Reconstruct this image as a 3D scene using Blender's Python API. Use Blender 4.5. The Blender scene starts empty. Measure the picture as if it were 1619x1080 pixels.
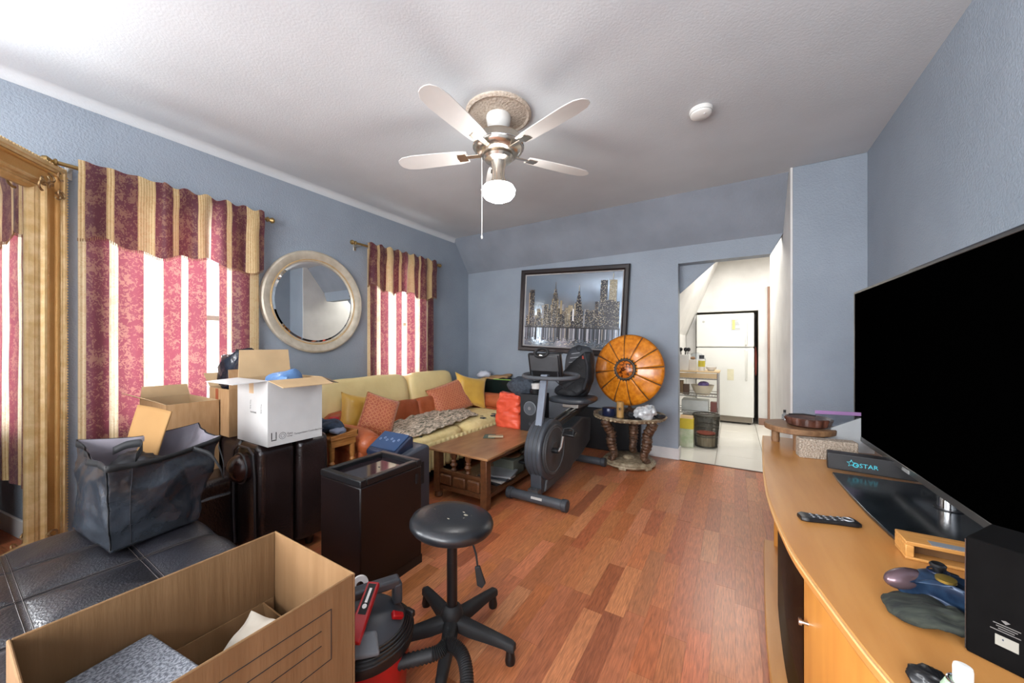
import bpy, bmesh, math, random
from mathutils import Vector, Matrix, Euler, noise
C = bpy.context.scene.collection
scene = bpy.context.scene
R = math.radians
PI = math.pi
rnd = random.Random(7)

# ------------------------------------------------------------------ camera, world, lights, exposure
cam_data = bpy.data.cameras.new('camera')
cam = bpy.data.objects.new('camera', cam_data); C.objects.link(cam)
cam.location = (0, 0, 1.2)
cam.rotation_euler = (R(90), 0, R(31.6))
cam_data.sensor_width = 36
cam_data.lens = 570 / 1619 * 36
cam_data.shift_y = 5 / 1619
cam_data.clip_start = 0.02
scene.camera = cam
w = bpy.data.worlds.new('world'); scene.world = w; w.use_nodes = True
w.node_tree.nodes['Background'].inputs[0].default_value = (0.86, 0.93, 1.0, 1)
w.node_tree.nodes['Background'].inputs[1].default_value = 1.9
scene.view_settings.view_transform = 'Standard'
scene.view_settings.look = 'None'
scene.view_settings.gamma = 1
scene.view_settings.use_curve_mapping = False
scene.view_settings.exposure = 0.85

def area(name, loc, rot, sx, sy, power, col=(1, 1, 1)):
    l = bpy.data.lights.new(name, 'AREA'); l.shape = 'RECTANGLE'; l.size = sx; l.size_y = sy
    l.energy = power; l.color = col
    o = bpy.data.objects.new(name, l); C.objects.link(o); o.location = loc; o.rotation_euler = rot
    return o
# daylight through the two windows on the side wall (facing +X), fill from two added windows behind the camera, kitchen lamp
area('window_and_fill_light', (-3.62, 0.90, 1.45), (0, R(-90), 0), 1.4, 0.7, 30, (0.93, 0.97, 1))
area('window_and_fill_light', (-3.62, 2.82, 1.45), (0, R(-90), 0), 1.4, 0.7, 26, (0.93, 0.97, 1))
area('window_and_fill_light', (-0.95, -1.95, 1.5), (R(90), 0, 0), 3.4, 1.7, 160, (0.98, 0.98, 1))  # fill light at an added rear window, unseen behind the camera
area('window_and_fill_light', (-3.62, -0.90, 1.45), (0, R(-90), 0), 1.4, 1.2, 280, (0.93, 0.97, 1))  # fill for the right wall, at an added window behind the camera
area('kitchen_lamp_light', (-0.25, 5.3, 2.46), (0, 0, 0), 0.7, 1.2, 33, (1, 0.97, 0.92))
area('kitchen_lamp_light', (1.2, 6.1, 2.40), (0, 0, 0), 0.8, 0.8, 12, (1, 0.97, 0.92))

# ------------------------------------------------------------------ materials
def lin(h):
    if isinstance(h, str):
        h = h.lstrip('#'); c = [int(h[i:i+2], 16) / 255 for i in (0, 2, 4)]
        c = [x / 12.92 if x <= .04045 else ((x + .055) / 1.055) ** 2.4 for x in c]
        return (*c, 1)
    return (*h, 1)
MATS = {}
def mat(name, col, rough=.5, metal=0, spec=.5, col2=None, vscale=8, vlo=.35, vhi=.65, bump=0, bscale=60, bdet=3,
        emit=0, coat=0, trans=0, alpha=1, sheen=0, stretch=None, ior=1.45, translucent=0):
    if name in MATS: return MATS[name]
    m = bpy.data.materials.new(name); m.use_nodes = True; MATS[name] = m
    nt = m.node_tree; b = nt.nodes['Principled BSDF']; N = nt.nodes.new; L = nt.links.new
    b.inputs['Base Color'].default_value = lin(col); b.inputs['Roughness'].default_value = rough
    b.inputs['Metallic'].default_value = metal; b.inputs['Specular IOR Level'].default_value = spec
    b.inputs['Coat Weight'].default_value = coat; b.inputs['Coat Roughness'].default_value = .15
    b.inputs['Transmission Weight'].default_value = trans; b.inputs['Alpha'].default_value = alpha
    b.inputs['IOR'].default_value = ior; b.inputs['Sheen Weight'].default_value = sheen
    if emit:
        b.inputs['Emission Color'].default_value = lin(col); b.inputs['Emission Strength'].default_value = emit
    tc = N('ShaderNodeTexCoord'); src = tc.outputs['Object']
    if stretch:
        mp = N('ShaderNodeMapping'); mp.inputs['Scale'].default_value = stretch; L(src, mp.inputs[0]); src = mp.outputs[0]
    if col2 is None:
        col2 = tuple(min(1, x * .86) for x in lin(col)[:3])
    n = N('ShaderNodeTexNoise'); n.inputs['Scale'].default_value = vscale; n.inputs['Detail'].default_value = 4
    L(src, n.inputs['Vector'])
    r = N('ShaderNodeValToRGB'); r.color_ramp.elements[0].position = vlo; r.color_ramp.elements[1].position = vhi
    r.color_ramp.elements[0].color = lin(col2); r.color_ramp.elements[1].color = lin(col)
    L(n.outputs['Fac'], r.inputs[0]); L(r.outputs[0], b.inputs['Base Color'])
    if bump:
        n2 = N('ShaderNodeTexNoise'); n2.inputs['Scale'].default_value = bscale; n2.inputs['Detail'].default_value = bdet
        L(src, n2.inputs['Vector'])
        bp = N('ShaderNodeBump'); bp.inputs['Strength'].default_value = bump; bp.inputs['Distance'].default_value = .01
        L(n2.outputs['Fac'], bp.inputs['Height']); L(bp.outputs[0], b.inputs['Normal'])
    if translucent:
        t = N('ShaderNodeBsdfTranslucent'); L(r.outputs[0], t.inputs[0])
        mx = N('ShaderNodeMixShader'); mx.inputs[0].default_value = translucent
        L(b.outputs[0], mx.inputs[1]); L(t.outputs[0], mx.inputs[2])
        L(mx.outputs[0], nt.nodes['Material Output'].inputs[0])
    return m

def glassmat(name, tint=(1, 1, 1), gloss=.12, rough=.02, clear=1):
    if name in MATS: return MATS[name]
    m = bpy.data.materials.new(name); m.use_nodes = True; MATS[name] = m
    nt = m.node_tree; nt.nodes.remove(nt.nodes['Principled BSDF'])
    t = nt.nodes.new('ShaderNodeBsdfTransparent'); t.inputs[0].default_value = (*tint, 1)
    g = nt.nodes.new('ShaderNodeBsdfGlossy'); g.inputs['Roughness'].default_value = rough
    g.inputs[0].default_value = (.9, .9, .9, 1)
    mx = nt.nodes.new('ShaderNodeMixShader'); mx.inputs[0].default_value = gloss
    nt.links.new(t.outputs[0], mx.inputs[1]); nt.links.new(g.outputs[0], mx.inputs[2])
    nt.links.new(mx.outputs[0], nt.nodes['Material Output'].inputs[0])
    return m

def attrmat(name, rough=.5, spec=.5, metal=0, bump=0, bscale=30, stretch=(1, 1, 1), grain=.25, coat=0, gscale=30):
    """own colour read from a colour attribute, with fine grain"""
    if name in MATS: return MATS[name]
    m = bpy.data.materials.new(name); m.use_nodes = True; MATS[name] = m
    nt = m.node_tree; b = nt.nodes['Principled BSDF']; N = nt.nodes.new; L = nt.links.new
    b.inputs['Roughness'].default_value = rough; b.inputs['Specular IOR Level'].default_value = spec
    b.inputs['Metallic'].default_value = metal; b.inputs['Coat Weight'].default_value = coat
    a = N('ShaderNodeVertexColor'); a.layer_name = 'Col'
    tc = N('ShaderNodeTexCoord'); mp = N('ShaderNodeMapping'); mp.inputs['Scale'].default_value = stretch
    L(tc.outputs['Object'], mp.inputs[0])
    n = N('ShaderNodeTexNoise'); n.inputs['Scale'].default_value = gscale; n.inputs['Detail'].default_value = 6
    n.inputs['Distortion'].default_value = .6; L(mp.outputs[0], n.inputs['Vector'])
    mr = N('ShaderNodeMapRange'); mr.inputs[1].default_value = .3; mr.inputs[2].default_value = .7
    mr.inputs[3].default_value = 1 - grain; mr.inputs[4].default_value = 1 + grain * .4
    L(n.outputs['Fac'], mr.inputs[0])
    mx = N('ShaderNodeVectorMath'); mx.operation = 'SCALE'
    L(a.outputs['Color'], mx.inputs[0]); L(mr.outputs[0], mx.inputs['Scale']); L(mx.outputs[0], b.inputs['Base Color'])
    if bump:
        bp = N('ShaderNodeBump'); bp.inputs['Strength'].default_value = bump; bp.inputs['Distance'].default_value = .003
        L(n.outputs['Fac'], bp.inputs['Height']); L(bp.outputs[0], b.inputs['Normal'])
    return m

def curtainmat():
    m = bpy.data.materials.new('damask_curtain'); m.use_nodes = True; MATS['damask'] = m
    nt = m.node_tree; b = nt.nodes['Principled BSDF']; N = nt.nodes.new; L = nt.links.new
    uv = N('ShaderNodeUVMap'); sp = N('ShaderNodeSeparateXYZ'); L(uv.outputs[0], sp.inputs[0])
    md = N('ShaderNodeMath'); md.operation = 'MODULO'; L(sp.outputs[0], md.inputs[0]); md.inputs[1].default_value = .33
    rp = N('ShaderNodeValToRGB'); rp.color_ramp.interpolation = 'CONSTANT'
    dv = N('ShaderNodeMath'); dv.operation = 'DIVIDE'; L(md.outputs[0], dv.inputs[0]); dv.inputs[1].default_value = .33
    L(dv.outputs[0], rp.inputs[0])
    e = rp.color_ramp.elements; e[0].position = 0; e[0].color = (1, 1, 1, 1); e[1].position = .05; e[1].color = (0, 0, 0, 1)
    for p, c in ((.33, 1), (.44, 0), (.77, 1)):
        x = e.new(p); x.color = (c, c, c, 1)
    # damask sprigs
    mp = N('ShaderNodeMapping'); mp.inputs['Scale'].default_value = (1, .8, 1); L(uv.outputs[0], mp.inputs[0])
    nz = N('ShaderNodeTexNoise'); nz.inputs['Scale'].default_value = 62; nz.inputs['Detail'].default_value = 4; nz.inputs['Distortion'].default_value = 1.4
    L(mp.outputs[0], nz.inputs['Vector'])
    vo = N('ShaderNodeTexVoronoi'); vo.inputs['Scale'].default_value = 13; vo.inputs['Randomness'].default_value = .5; L(mp.outputs[0], vo.inputs['Vector'])
    dm = N('ShaderNodeMath'); dm.operation = 'MULTIPLY_ADD'; L(vo.outputs['Distance'], dm.inputs[0]); dm.inputs[1].default_value = -.30; L(nz.outputs['Fac'], dm.inputs[2])
    rr = N('ShaderNodeValToRGB'); rr.color_ramp.elements[0].position = .37; rr.color_ramp.elements[1].position = .42
    L(dm.outputs[0], rr.inputs[0])
    mu = N('ShaderNodeMath'); mu.operation = 'MULTIPLY'; L(rr.outputs[0], mu.inputs[0]); mu.inputs[1].default_value = .62
    m1 = N('ShaderNodeMixRGB'); m1.inputs[1].default_value = lin('#4a1828'); m1.inputs[2].default_value = lin('#8f6a50'); L(mu.outputs[0], m1.inputs[0])
    # gold bands with fine ribs
    wv = N('ShaderNodeTexWave'); wv.inputs['Scale'].default_value = 22; wv.bands_direction = 'X'; L(uv.outputs[0], wv.inputs['Vector'])
    gm = N('ShaderNodeMixRGB'); gm.inputs[1].default_value = lin('#b08c50'); gm.inputs[2].default_value = lin('#dcc292'); L(wv.outputs['Fac'], gm.inputs[0])
    m2 = N('ShaderNodeMixRGB'); L(rp.outputs[0], m2.inputs[0]); L(m1.outputs[0], m2.inputs[1]); L(gm.outputs[0], m2.inputs[2])
    L(m2.outputs[0], b.inputs['Base Color']); b.inputs['Roughness'].default_value = .55; b.inputs['Sheen Weight'].default_value = .2
    t = N('ShaderNodeBsdfTranslucent')
    t1 = N('ShaderNodeMixRGB'); t1.inputs[1].default_value = lin('#c0606e'); t1.inputs[2].default_value = lin('#fff4dc'); L(rp.outputs[0], t1.inputs[0])
    t2 = N('ShaderNodeMixRGB'); t2.blend_type = 'MIX'; L(mu.outputs[0], t2.inputs[0]); L(t1.outputs[0], t2.inputs[1]); t2.inputs[2].default_value = lin('#d8a090')
    L(t2.outputs[0], t.inputs[0])
    ma = N('ShaderNodeMath'); ma.operation = 'MULTIPLY_ADD'; L(rp.outputs[0], ma.inputs[0]); ma.inputs[1].default_value = .06; ma.inputs[2].default_value = CURT_T
    mx = N('ShaderNodeMixShader'); L(ma.outputs[0], mx.inputs[0]); L(b.outputs[0], mx.inputs[1]); L(t.outputs[0], mx.inputs[2])
    L(mx.outputs[0], nt.nodes['Material Output'].inputs[0])
    return m
CURT_T = .17

def patternmat(name, base, motif, scale=22, rough=.6):
    """round medallions on cloth"""
    if name in MATS: return MATS[name]
    m = bpy.data.materials.new(name); m.use_nodes = True; MATS[name] = m
    nt = m.node_tree; b = nt.nodes['Principled BSDF']; N = nt.nodes.new; L = nt.links.new
    tc = N('ShaderNodeTexCoord'); v = N('ShaderNodeTexVoronoi'); v.inputs['Scale'].default_value = scale; v.inputs['Randomness'].default_value = .12
    v.voronoi_dimensions = '2D'
    L(tc.outputs['Object'], v.inputs['Vector'])
    r = N('ShaderNodeValToRGB'); e = r.color_ramp.elements; e[0].position = 0; e[0].color = (1, 1, 1, 1); e[1].position = .1; e[1].color = (0, 0, 0, 1)
    for p, c in ((.26, 0), (.32, .9), (.42, .9), (.47, 0)):
        x = e.new(p); x.color = (c, c, c, 1)
    L(v.outputs['Distance'], r.inputs[0])
    mx = N('ShaderNodeMixRGB'); mx.inputs[1].default_value = lin(base); mx.inputs[2].default_value = lin(motif); L(r.outputs[0], mx.inputs[0])
    L(mx.outputs[0], b.inputs['Base Color']); b.inputs['Roughness'].default_value = rough; b.inputs['Sheen Weight'].default_value = .3
    return m

# ------------------------------------------------------------------ mesh builder
WORLD = {}
class G:
    def __init__(s): s.v = []; s.f = []; s.mi = []; s.cur = 0; s.col = []; s.uv = {}; s.c = (1, 1, 1)
    def face(s, idx): s.f.append(tuple(idx)); s.mi.append(s.cur); s.col.append(s.c)
    def quad(s, *p):
        n = len(s.v); s.v += [tuple(x) for x in p]; s.face(range(n, n + len(p))); return s
    def box(s, x0, x1, y0, y1, z0, z1, M=None):
        n = len(s.v)
        P = [(x, y, z) for z in (z0, z1) for x, y in ((x0, y0), (x1, y0), (x1, y1), (x0, y1))]
        if M is not None: P = [tuple(M @ Vector(p)) for p in P]
        s.v += P
        for q in ((3, 2, 1, 0), (4, 5, 6, 7), (0, 1, 5, 4), (1, 2, 6, 5), (2, 3, 7, 6), (3, 0, 4, 7)):
            s.face([n + i for i in q])
        return s
    def obox(s, c, size, rot=(0, 0, 0)):
        M = Matrix.Translation(c) @ Euler([R(a) for a in rot]).to_matrix().to_4x4()
        x, y, z = [a / 2 for a in size]
        return s.box(-x, x, -y, y, -z, z, M)
    def rings(s, rings, close_u=True, cap0=True, cap1=True):
        n0 = len(s.v); k = len(rings[0])
        for r in rings: s.v += [tuple(p) for p in r]
        for i in range(len(rings) - 1):
            for j in range(k if close_u else k - 1):
                a = n0 + i * k + j; b2 = n0 + i * k + (j + 1) % k
                s.face((a, b2, b2 + k, a + k))
        if cap0 and close_u: s.face([n0 + j for j in range(k)][::-1])
        if cap1 and close_u: s.face([n0 + (len(rings) - 1) * k + j for j in range(k)])
        return s
    def tube(s, pts, r, n=8, caps=True, sq=1.0):
        pts = [Vector(p) for p in pts]; rings = []; up = None
        for i, p in enumerate(pts):
            d = (pts[min(i + 1, len(pts) - 1)] - pts[max(i - 1, 0)])
            if d.length < 1e-9: d = Vector((0, 0, 1))
            d.normalize()
            if up is None:
                up = Vector((0, 0, 1)) if abs(d.z) < .9 else Vector((0, 1, 0))
            a = d.cross(up)
            if a.length < 1e-4: a = d.orthogonal()
            a.normalize(); b2 = a.cross(d).normalized(); up = b2
            rr = r[i] if isinstance(r, (list, tuple)) else r
            rings.append([p + (a * math.cos(2 * PI * j / n) + b2 * sq * math.sin(2 * PI * j / n)) * rr for j in range(n)])
        return s.rings(rings, cap0=caps, cap1=caps)
    def cyl(s, p0, p1, r0, r1=None, n=20): return s.tube([p0, p1], [r0, r0 if r1 is None else r1], n)
    def lathe(s, prof, n=32, c=(0, 0, 0), M=None, sx=1, sy=1):
        rings = []
        for r, z in prof:
            ring = [Vector((r * sx * math.cos(2 * PI * j / n), r * sy * math.sin(2 * PI * j / n), z)) for j in range(n)]
            if M is not None: ring = [M @ p for p in ring]
            rings.append([p + Vector(c) for p in ring])
        return s.rings(rings)
    def ell(s, c, rad, nu=20, nv=12, M=None):
        prof = [(max(1e-4, math.cos(t)), math.sin(t)) for t in [(-PI / 2 + PI * i / nv) for i in range(nv + 1)]]
        rings = []
        for r, z in prof:
            ring = [Vector((r * math.cos(2 * PI * j / nu) * rad[0], r * math.sin(2 * PI * j / nu) * rad[1], z * rad[2])) for j in range(nu)]
            if M is not None: ring = [M @ p for p in ring]
            rings.append([p + Vector(c) for p in ring])
        return s.rings(rings)
    def prism(s, poly, axis, a, b):
        """poly: 2D points in the plane normal to axis, extruded from a to b"""
        def P(q, t):
            return {'x': (t, q[0], q[1]), 'y': (q[0], t, q[1]), 'z': (q[0], q[1], t)}[axis]
        n = len(s.v); k = len(poly)
        s.v += [P(q, a) for q in poly] + [P(q, b) for q in poly]
        s.face([n + i for i in range(k)][::-1]); s.face([n + k + i for i in range(k)])
        for i in range(k):
            j = (i + 1) % k; s.face((n + i, n + j, n + k + j, n + k + i))
        return s
    def grid(s, fn, nu, nv, closeu=False, uv=None):
        n0 = len(s.v); ku = nu if closeu else nu + 1
        for j in range(nv + 1):
            for i in range(ku):
                s.v.append(tuple(fn(i / nu, j / nv)))
                if uv: s.uv[len(s.v) - 1] = uv(i / nu, j / nv)
        for j in range(nv):
            for i in range(nu):
                a = n0 + j * ku + i; b2 = n0 + j * ku + (i + 1) % ku
                s.face((a, b2, b2 + ku, a + ku))
        return s
    def torus(s, c, R0, r, n=32, k=10, M=None, sx=1, sy=1):
        M = M or Matrix.Identity(4)
        pts = [[M @ Vector(((R0 + r * math.cos(2 * PI * j / k)) * math.cos(2 * PI * i / n) * sx, (R0 + r * math.cos(2 * PI * j / k)) * math.sin(2 * PI * i / n) * sy, r * math.sin(2 * PI * j / k))) + Vector(c) for j in range(k)] for i in range(n)]
        pts.append(pts[0])
        return s.rings(pts, cap0=False, cap1=False)
    def jitter(s, amp, scale, seed=0, zonly=False):
        o = Vector((seed * 3.1, seed * 1.7, seed * 5.3))
        for i, p in enumerate(s.v):
            q = Vector(p); n = noise.noise_vector(q * scale + o) * amp
            if zonly: n.x = n.y = 0
            s.v[i] = tuple(q + n)
        return s
    def mesh(s, name, mats, off=Vector((0, 0, 0)), smooth=True, ang=38, colors=False, fixn=True):
        me = bpy.data.meshes.new(name)
        me.from_pydata([tuple(Vector(p) - off) for p in s.v], [], s.f)
        for m in (mats if isinstance(mats, (list, tuple)) else [mats]): me.materials.append(m)
        me.polygons.foreach_set('material_index', s.mi)
        if s.uv:
            ul = me.uv_layers.new(name='UVMap')
            for lp in me.loops: ul.data[lp.index].uv = s.uv.get(lp.vertex_index, (0, 0))
        if colors:
            ca = me.color_attributes.new('Col', 'FLOAT_COLOR', 'CORNER'); k = 0; buf = []
            for p, c in zip(me.polygons, s.col): buf += list((*c, 1)) * p.loop_total
            ca.data.foreach_set('color', buf)
        if fixn:
            bm = bmesh.new(); bm.from_mesh(me); bmesh.ops.recalc_face_normals(bm, faces=bm.faces); bm.to_mesh(me); bm.free()
        if smooth:
            me.shade_smooth(); me.set_sharp_from_angle(angle=R(ang))
        me.update()
        return me
    def part(s, name, mats, parent=None, bevel=0, seg=2, loc=None, rot=None, label=None, sub=0, solid=0, **k):
        off = Vector((0, 0, 0)); root = parent if loc is None else None
        while root is not None and root.parent is not None:
            if root.location.length > 1e-6: root = None; break   # inside a part placed by its own location
            root = root.parent
        if root is not None and root.name in WORLD: off = WORLD[root.name]
        o = bpy.data.objects.new(name, s.mesh(name, mats, off, **k)); C.objects.link(o)
        if parent is not None: o.parent = parent
        if loc: o.location = loc
        if rot: o.rotation_euler = rot
        if solid:
            md = o.modifiers.new('solid', 'SOLIDIFY'); md.thickness = solid; md.offset = 0
        if bevel:
            md = o.modifiers.new('bevel', 'BEVEL'); md.width = bevel; md.segments = seg; md.limit_method = 'ANGLE'; md.angle_limit = R(40)
        if sub:
            md = o.modifiers.new('sub', 'SUBSURF'); md.levels = sub; md.render_levels = sub
        if label: o['label'] = label
        return o
    def solo(s, name, mats, label, cat, group=None, loc=None, rot=None, origin=None, **k):
        """a thing that is one mesh; geometry in world coordinates is re-based on origin"""
        if origin is not None:
            s.v = [tuple(Vector(p) - Vector(origin)) for p in s.v]; loc = origin
        o = s.part(name, mats, None, loc=loc, rot=rot, **k)
        o['label'] = label; o['category'] = cat
        if group: o['group'] = group
        return o
    def struct(s, name, mats, parent=None, **k):
        o = s.part(name, mats, parent, **k)
        if parent is None: o['kind'] = 'structure'
        return o

def thing(name, label, cat, loc=(0, 0, 0), rot=(0, 0, 0), group=None, world=True):
    """Empty at the thing's base; world=True: its parts are written in world coordinates"""
    o = bpy.data.objects.new(name, None); C.objects.link(o)
    o.location = loc; o.rotation_euler = [R(a) for a in rot]
    o['label'] = label; o['category'] = cat; o.empty_display_size = .05
    if group: o['group'] = group
    if world: WORLD[o.name] = Vector(loc)
    return o
def sroot(name, loc=(0, 0, 0)):
    o = bpy.data.objects.new(name, None); C.objects.link(o); o.location = loc; o['kind'] = 'structure'; WORLD[o.name] = Vector(loc); return o
def text(string, size, m, name, parent, loc, rot, depth=.0004, align='LEFT'):
    cu = bpy.data.curves.new(name, 'FONT'); cu.body = string; cu.size = size; cu.extrude = depth; cu.align_x = align; cu.resolution_u = 2
    t = bpy.data.objects.new(name, cu); C.objects.link(t)
    bpy.context.view_layer.update()
    me = bpy.data.meshes.new_from_object(t.evaluated_get(bpy.context.evaluated_depsgraph_get()))
    bpy.data.objects.remove(t); me.materials.clear(); me.materials.append(m)
    o = bpy.data.objects.new(name, me); C.objects.link(o); o.parent = parent
    root = parent
    while root.parent: root = root.parent
    o.location = Vector(loc) - WORLD.get(root.name, Vector((0, 0, 0))); o.rotation_euler = [R(a) for a in rot]
    return o

# palette
wall_blue = mat('wall_blue_paint', '#909aa5', rough=.55, col2='#8a949f', vscale=3, bump=.42, bscale=95, bdet=3)
ceil_white = mat('ceiling_white_paint', '#c6cacd', rough=.8, col2='#bfc3c6', vscale=2, bump=.14, bscale=95, bdet=4)
white_wall = mat('white_wall_paint', '#dedcd8', rough=.6, vscale=3, bump=.2, bscale=60)
white_trim = mat('white_trim_paint', '#d5d3d2', rough=.4, vscale=5)
black_leather = mat('black_leather', '#1e1e24', rough=.36, spec=1, col2='#121116', vscale=6, bump=.25, bscale=160)
brown_leather = mat('dark_brown_leather', '#2b201f', rough=.22, spec=.8, col2='#1c1413', vscale=5, bump=.18, bscale=120)
kraft = mat('kraft_cardboard', '#a5835f', rough=.85, spec=.2, col2='#9a7854', vscale=10, stretch=(6, 6, 1), bump=.1, bscale=80)
kraft_in = mat('kraft_cardboard_inside', '#97825f', rough=.9, spec=.15, col2='#8b7654', vscale=30, stretch=(3, 3, .2))
kraft_light = mat('pale_kraft', '#bfa27c', rough=.8, spec=.2, vscale=6)
white_card = mat('white_coated_card', '#c4c2c0', rough=.5, vscale=6, col2='#bab8b6')
ink = mat('black_ink', '#1c1a1a', rough=.7)
black_plastic = mat('black_plastic', '#141416', rough=.35, vscale=10)
black_matte = mat('black_matte_plastic', '#1a1b1d', rough=.6, vscale=10, bump=.05, bscale=200)
grey_plastic = mat('dark_grey_plastic', '#3c3f44', rough=.42, vscale=8, col2='#33363b')
light_metal = mat('brushed_steel', '#c9c6c0', rough=.28, metal=1)
chrome = mat('chrome', '#d8d8d8', rough=.08, metal=1)
white_plastic = mat('white_plastic', '#e4e3de', rough=.35, vscale=4)
gold = mat('gilt_gold', '#d0a364', rough=.36, metal=.35, col2='#bd8c4e', vscale=4, bump=.25, bscale=90)
gold_light = mat('pale_gilt', '#dfc08e', rough=.36, metal=.3, col2='#cba66c', vscale=20, bump=.2, bscale=90)
mirror_m = mat('mirror_silvering', '#eef0f0', rough=.008, metal=1, col2='#eceeee')
clear_glass = glassmat('window_glass', gloss=.06)
damask = curtainmat()
brass = mat('antique_brass', '#a58a5a', rough=.35, metal=.9)
# ------------------------------------------------------------------ room shell
LX, RX, BY, CZ, RY = -3.27, 0.856, 4.11, 2.65, -1.7
# floor underlay and planks
G().box(LX - .1, RX + .1, RY - .1, BY, -.06, -.012).struct('floor', mat('floor_underlay', '#3a2015', rough=.8), smooth=False)
floor_o = bpy.data.objects['floor']
plank_m = attrmat('red_wood_laminate', rough=.33, spec=.5, bump=.06, stretch=(16, 1.3, 16), grain=.42, gscale=11)
PW, PL = .084, .56
pal = ['#b87048', '#c07850', '#b0683f', '#ba7249', '#aa6340', '#c47e56', '#b46e48', '#bc7046']
planks = []
xi = 0; x = LX
while x < RX:
    y = RY - rnd.random() * PL
    while y < BY:
        L = PL * rnd.choice((.7, 1, 1, 1.15)); c = rnd.choice(pal)
        if rnd.random() < .05: c = '#98593a'
        y0, y1 = max(y, RY), min(y + L, BY - .001)
        if y1 - y0 > .03: planks.append((x, min(x + PW, RX), y0, y1, lin(c)[:3]))
        y += L
    x += PW; xi += 1
def seen(p):
    cx, cy = (p[0] + p[1]) / 2, (p[2] + p[3]) / 2
    d = -.524 * cx + .852 * cy; l = .852 * cx + .524 * cy
    if d < .3: return 99
    u = l / d
    if abs(u) > 1.5 or 1.2 / d > 1.05: return 90 + d
    if cx < -1.45 and cy < 2.0: return 50 + d        # behind the cartons and cabinets
    if cx < -2.0: return 60 + d
    if cx > .2 and cy < 2.6: return 40 + d
    return d
planks.sort(key=seen)
rest = G()
for i, (x0, x1, y0, y1, c) in enumerate(planks):
    g = G() if i < 298 else rest
    g.c = tuple(k * rnd.uniform(.93, 1.07) for k in c)
    e = .00025; dz = rnd.uniform(-.0002, .0002)
    n = len(g.v)
    g.v += [(x0 + e, y0 + e, dz), (x1 - e, y0 + e, dz), (x1 - e, y1 - e, dz), (x0 + e, y1 - e, dz)]
    g.v += [(x0 + e, y0 + e, -.012), (x1 - e, y0 + e, -.012), (x1 - e, y1 - e, -.012), (x0 + e, y1 - e, -.012)]
    for q in ((0, 1, 2, 3), (4, 5, 1, 0), (5, 6, 2, 1), (6, 7, 3, 2), (7, 4, 0, 3)): g.face([n + k for k in q])
    if i < 298: g.part('plank', plank_m, floor_o, smooth=False, colors=True, fixn=False)
o = rest.part('plank_rest', plank_m, floor_o, smooth=False, colors=True, fixn=False); o['kind'] = 'stuff'

# ceiling
G().box(LX - .1, RX + .1, RY - .1, BY + .2, CZ, CZ + .1).struct('ceiling', ceil_white, smooth=False)
# cove strip between side wall and ceiling
g = G(); r = .055
prof = [(LX + r * (1 - math.cos(a)), CZ - r + r * math.sin(a)) for a in [PI / 2 * i / 8 for i in range(9)]] + [(LX - .02, CZ + .01), (LX - .02, CZ - r)]
g.prism(prof, 'y', RY, BY - .3); g.struct('trim_cove', ceil_white)

def wall_with_holes(name, plane, at, th, u0, u1, z0, z1, holes, m, sgn=-1):
    us = sorted({u0, u1, *[h[0] for h in holes], *[h[1] for h in holes]}); zs = sorted({z0, z1, *[h[2] for h in holes], *[h[3] for h in holes]})
    bm = bmesh.new(); V = {}
    def vt(u, z):
        if (u, z) not in V: V[(u, z)] = bm.verts.new((at, u, z) if plane == 'x' else (u, at, z))
        return V[(u, z)]
    for i in range(len(us) - 1):
        for j in range(len(zs) - 1):
            cu, cz = (us[i] + us[i + 1]) / 2, (zs[j] + zs[j + 1]) / 2
            if any(h[0] < cu < h[1] and h[2] < cz < h[3] for h in holes): continue
            bm.faces.new([vt(us[i], zs[j]), vt(us[i + 1], zs[j]), vt(us[i + 1], zs[j + 1]), vt(us[i], zs[j + 1])])
    ex = bmesh.ops.extrude_face_region(bm, geom=bm.faces[:])
    d = Vector((sgn * th, 0, 0)) if plane == 'x' else Vector((0, sgn * th, 0))
    bmesh.ops.translate(bm, verts=[e for e in ex['geom'] if isinstance(e, bmesh.types.BMVert)], vec=d)
    bmesh.ops.recalc_face_normals(bm, faces=bm.faces)
    me = bpy.data.meshes.new(name); bm.to_mesh(me); bm.free(); me.materials.append(m)
    o = bpy.data.objects.new(name, me); C.objects.link(o); o['kind'] = 'structure'; return o
W_FILL = (-1.50, -.36, .80, 2.10); W1 = (.60, 1.20, .72, 2.08); W2 = (2.52, 3.10, .80, 2.08)  # first hole: window added out of view to brighten the right wall
wall_with_holes('wall_left', 'x', LX, .16, RY - .1, BY + .2, -.06, CZ, [W1, W2, W_FILL], wall_blue)
wall_with_holes('wall_rear', 'y', RY, .12, LX - .1, RX + .1, -.06, CZ, [(-2.55, .65, .75, 2.25)], wall_blue)  # opening for the rear window added as a light source
G().box(RX, RX + .12, RY - .1, 3.72, -.06, CZ).struct('wall_right', wall_blue, smooth=False)
# back wall with the kitchen opening, chamfered top corner
g = G().prism([(LX - .1, -.06), (-.495, -.06), (-.495, 2.045), (.29, 2.045), (.385, 2.22), (.385, CZ), (LX - .1, CZ)], 'y', BY, BY + .14)
g.struct('wall_back', wall_blue, smooth=False)
# sloping soffit above the back wall
g = G().prism([(3.79, CZ), (BY, 2.22), (BY + .02, 2.22), (BY + .02, CZ + .02), (3.79, CZ + .02)], 'x', LX - .05, .39)
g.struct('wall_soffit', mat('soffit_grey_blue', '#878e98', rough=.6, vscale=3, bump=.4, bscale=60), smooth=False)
G().box(.41, RX + .12, 3.71, 5.40, -.06, CZ).struct('wall_pier', wall_blue, bevel=.008, smooth=False)
# white side of the pier, running on into the kitchen
g = G().prism([(.41, 3.712), (.395, 3.712), (.384, BY), (.384, 5.44), (.41, 5.44)], 'z', -.06, CZ)
g.struct('wall_kitchen_side', white_wall, smooth=False)
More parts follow.
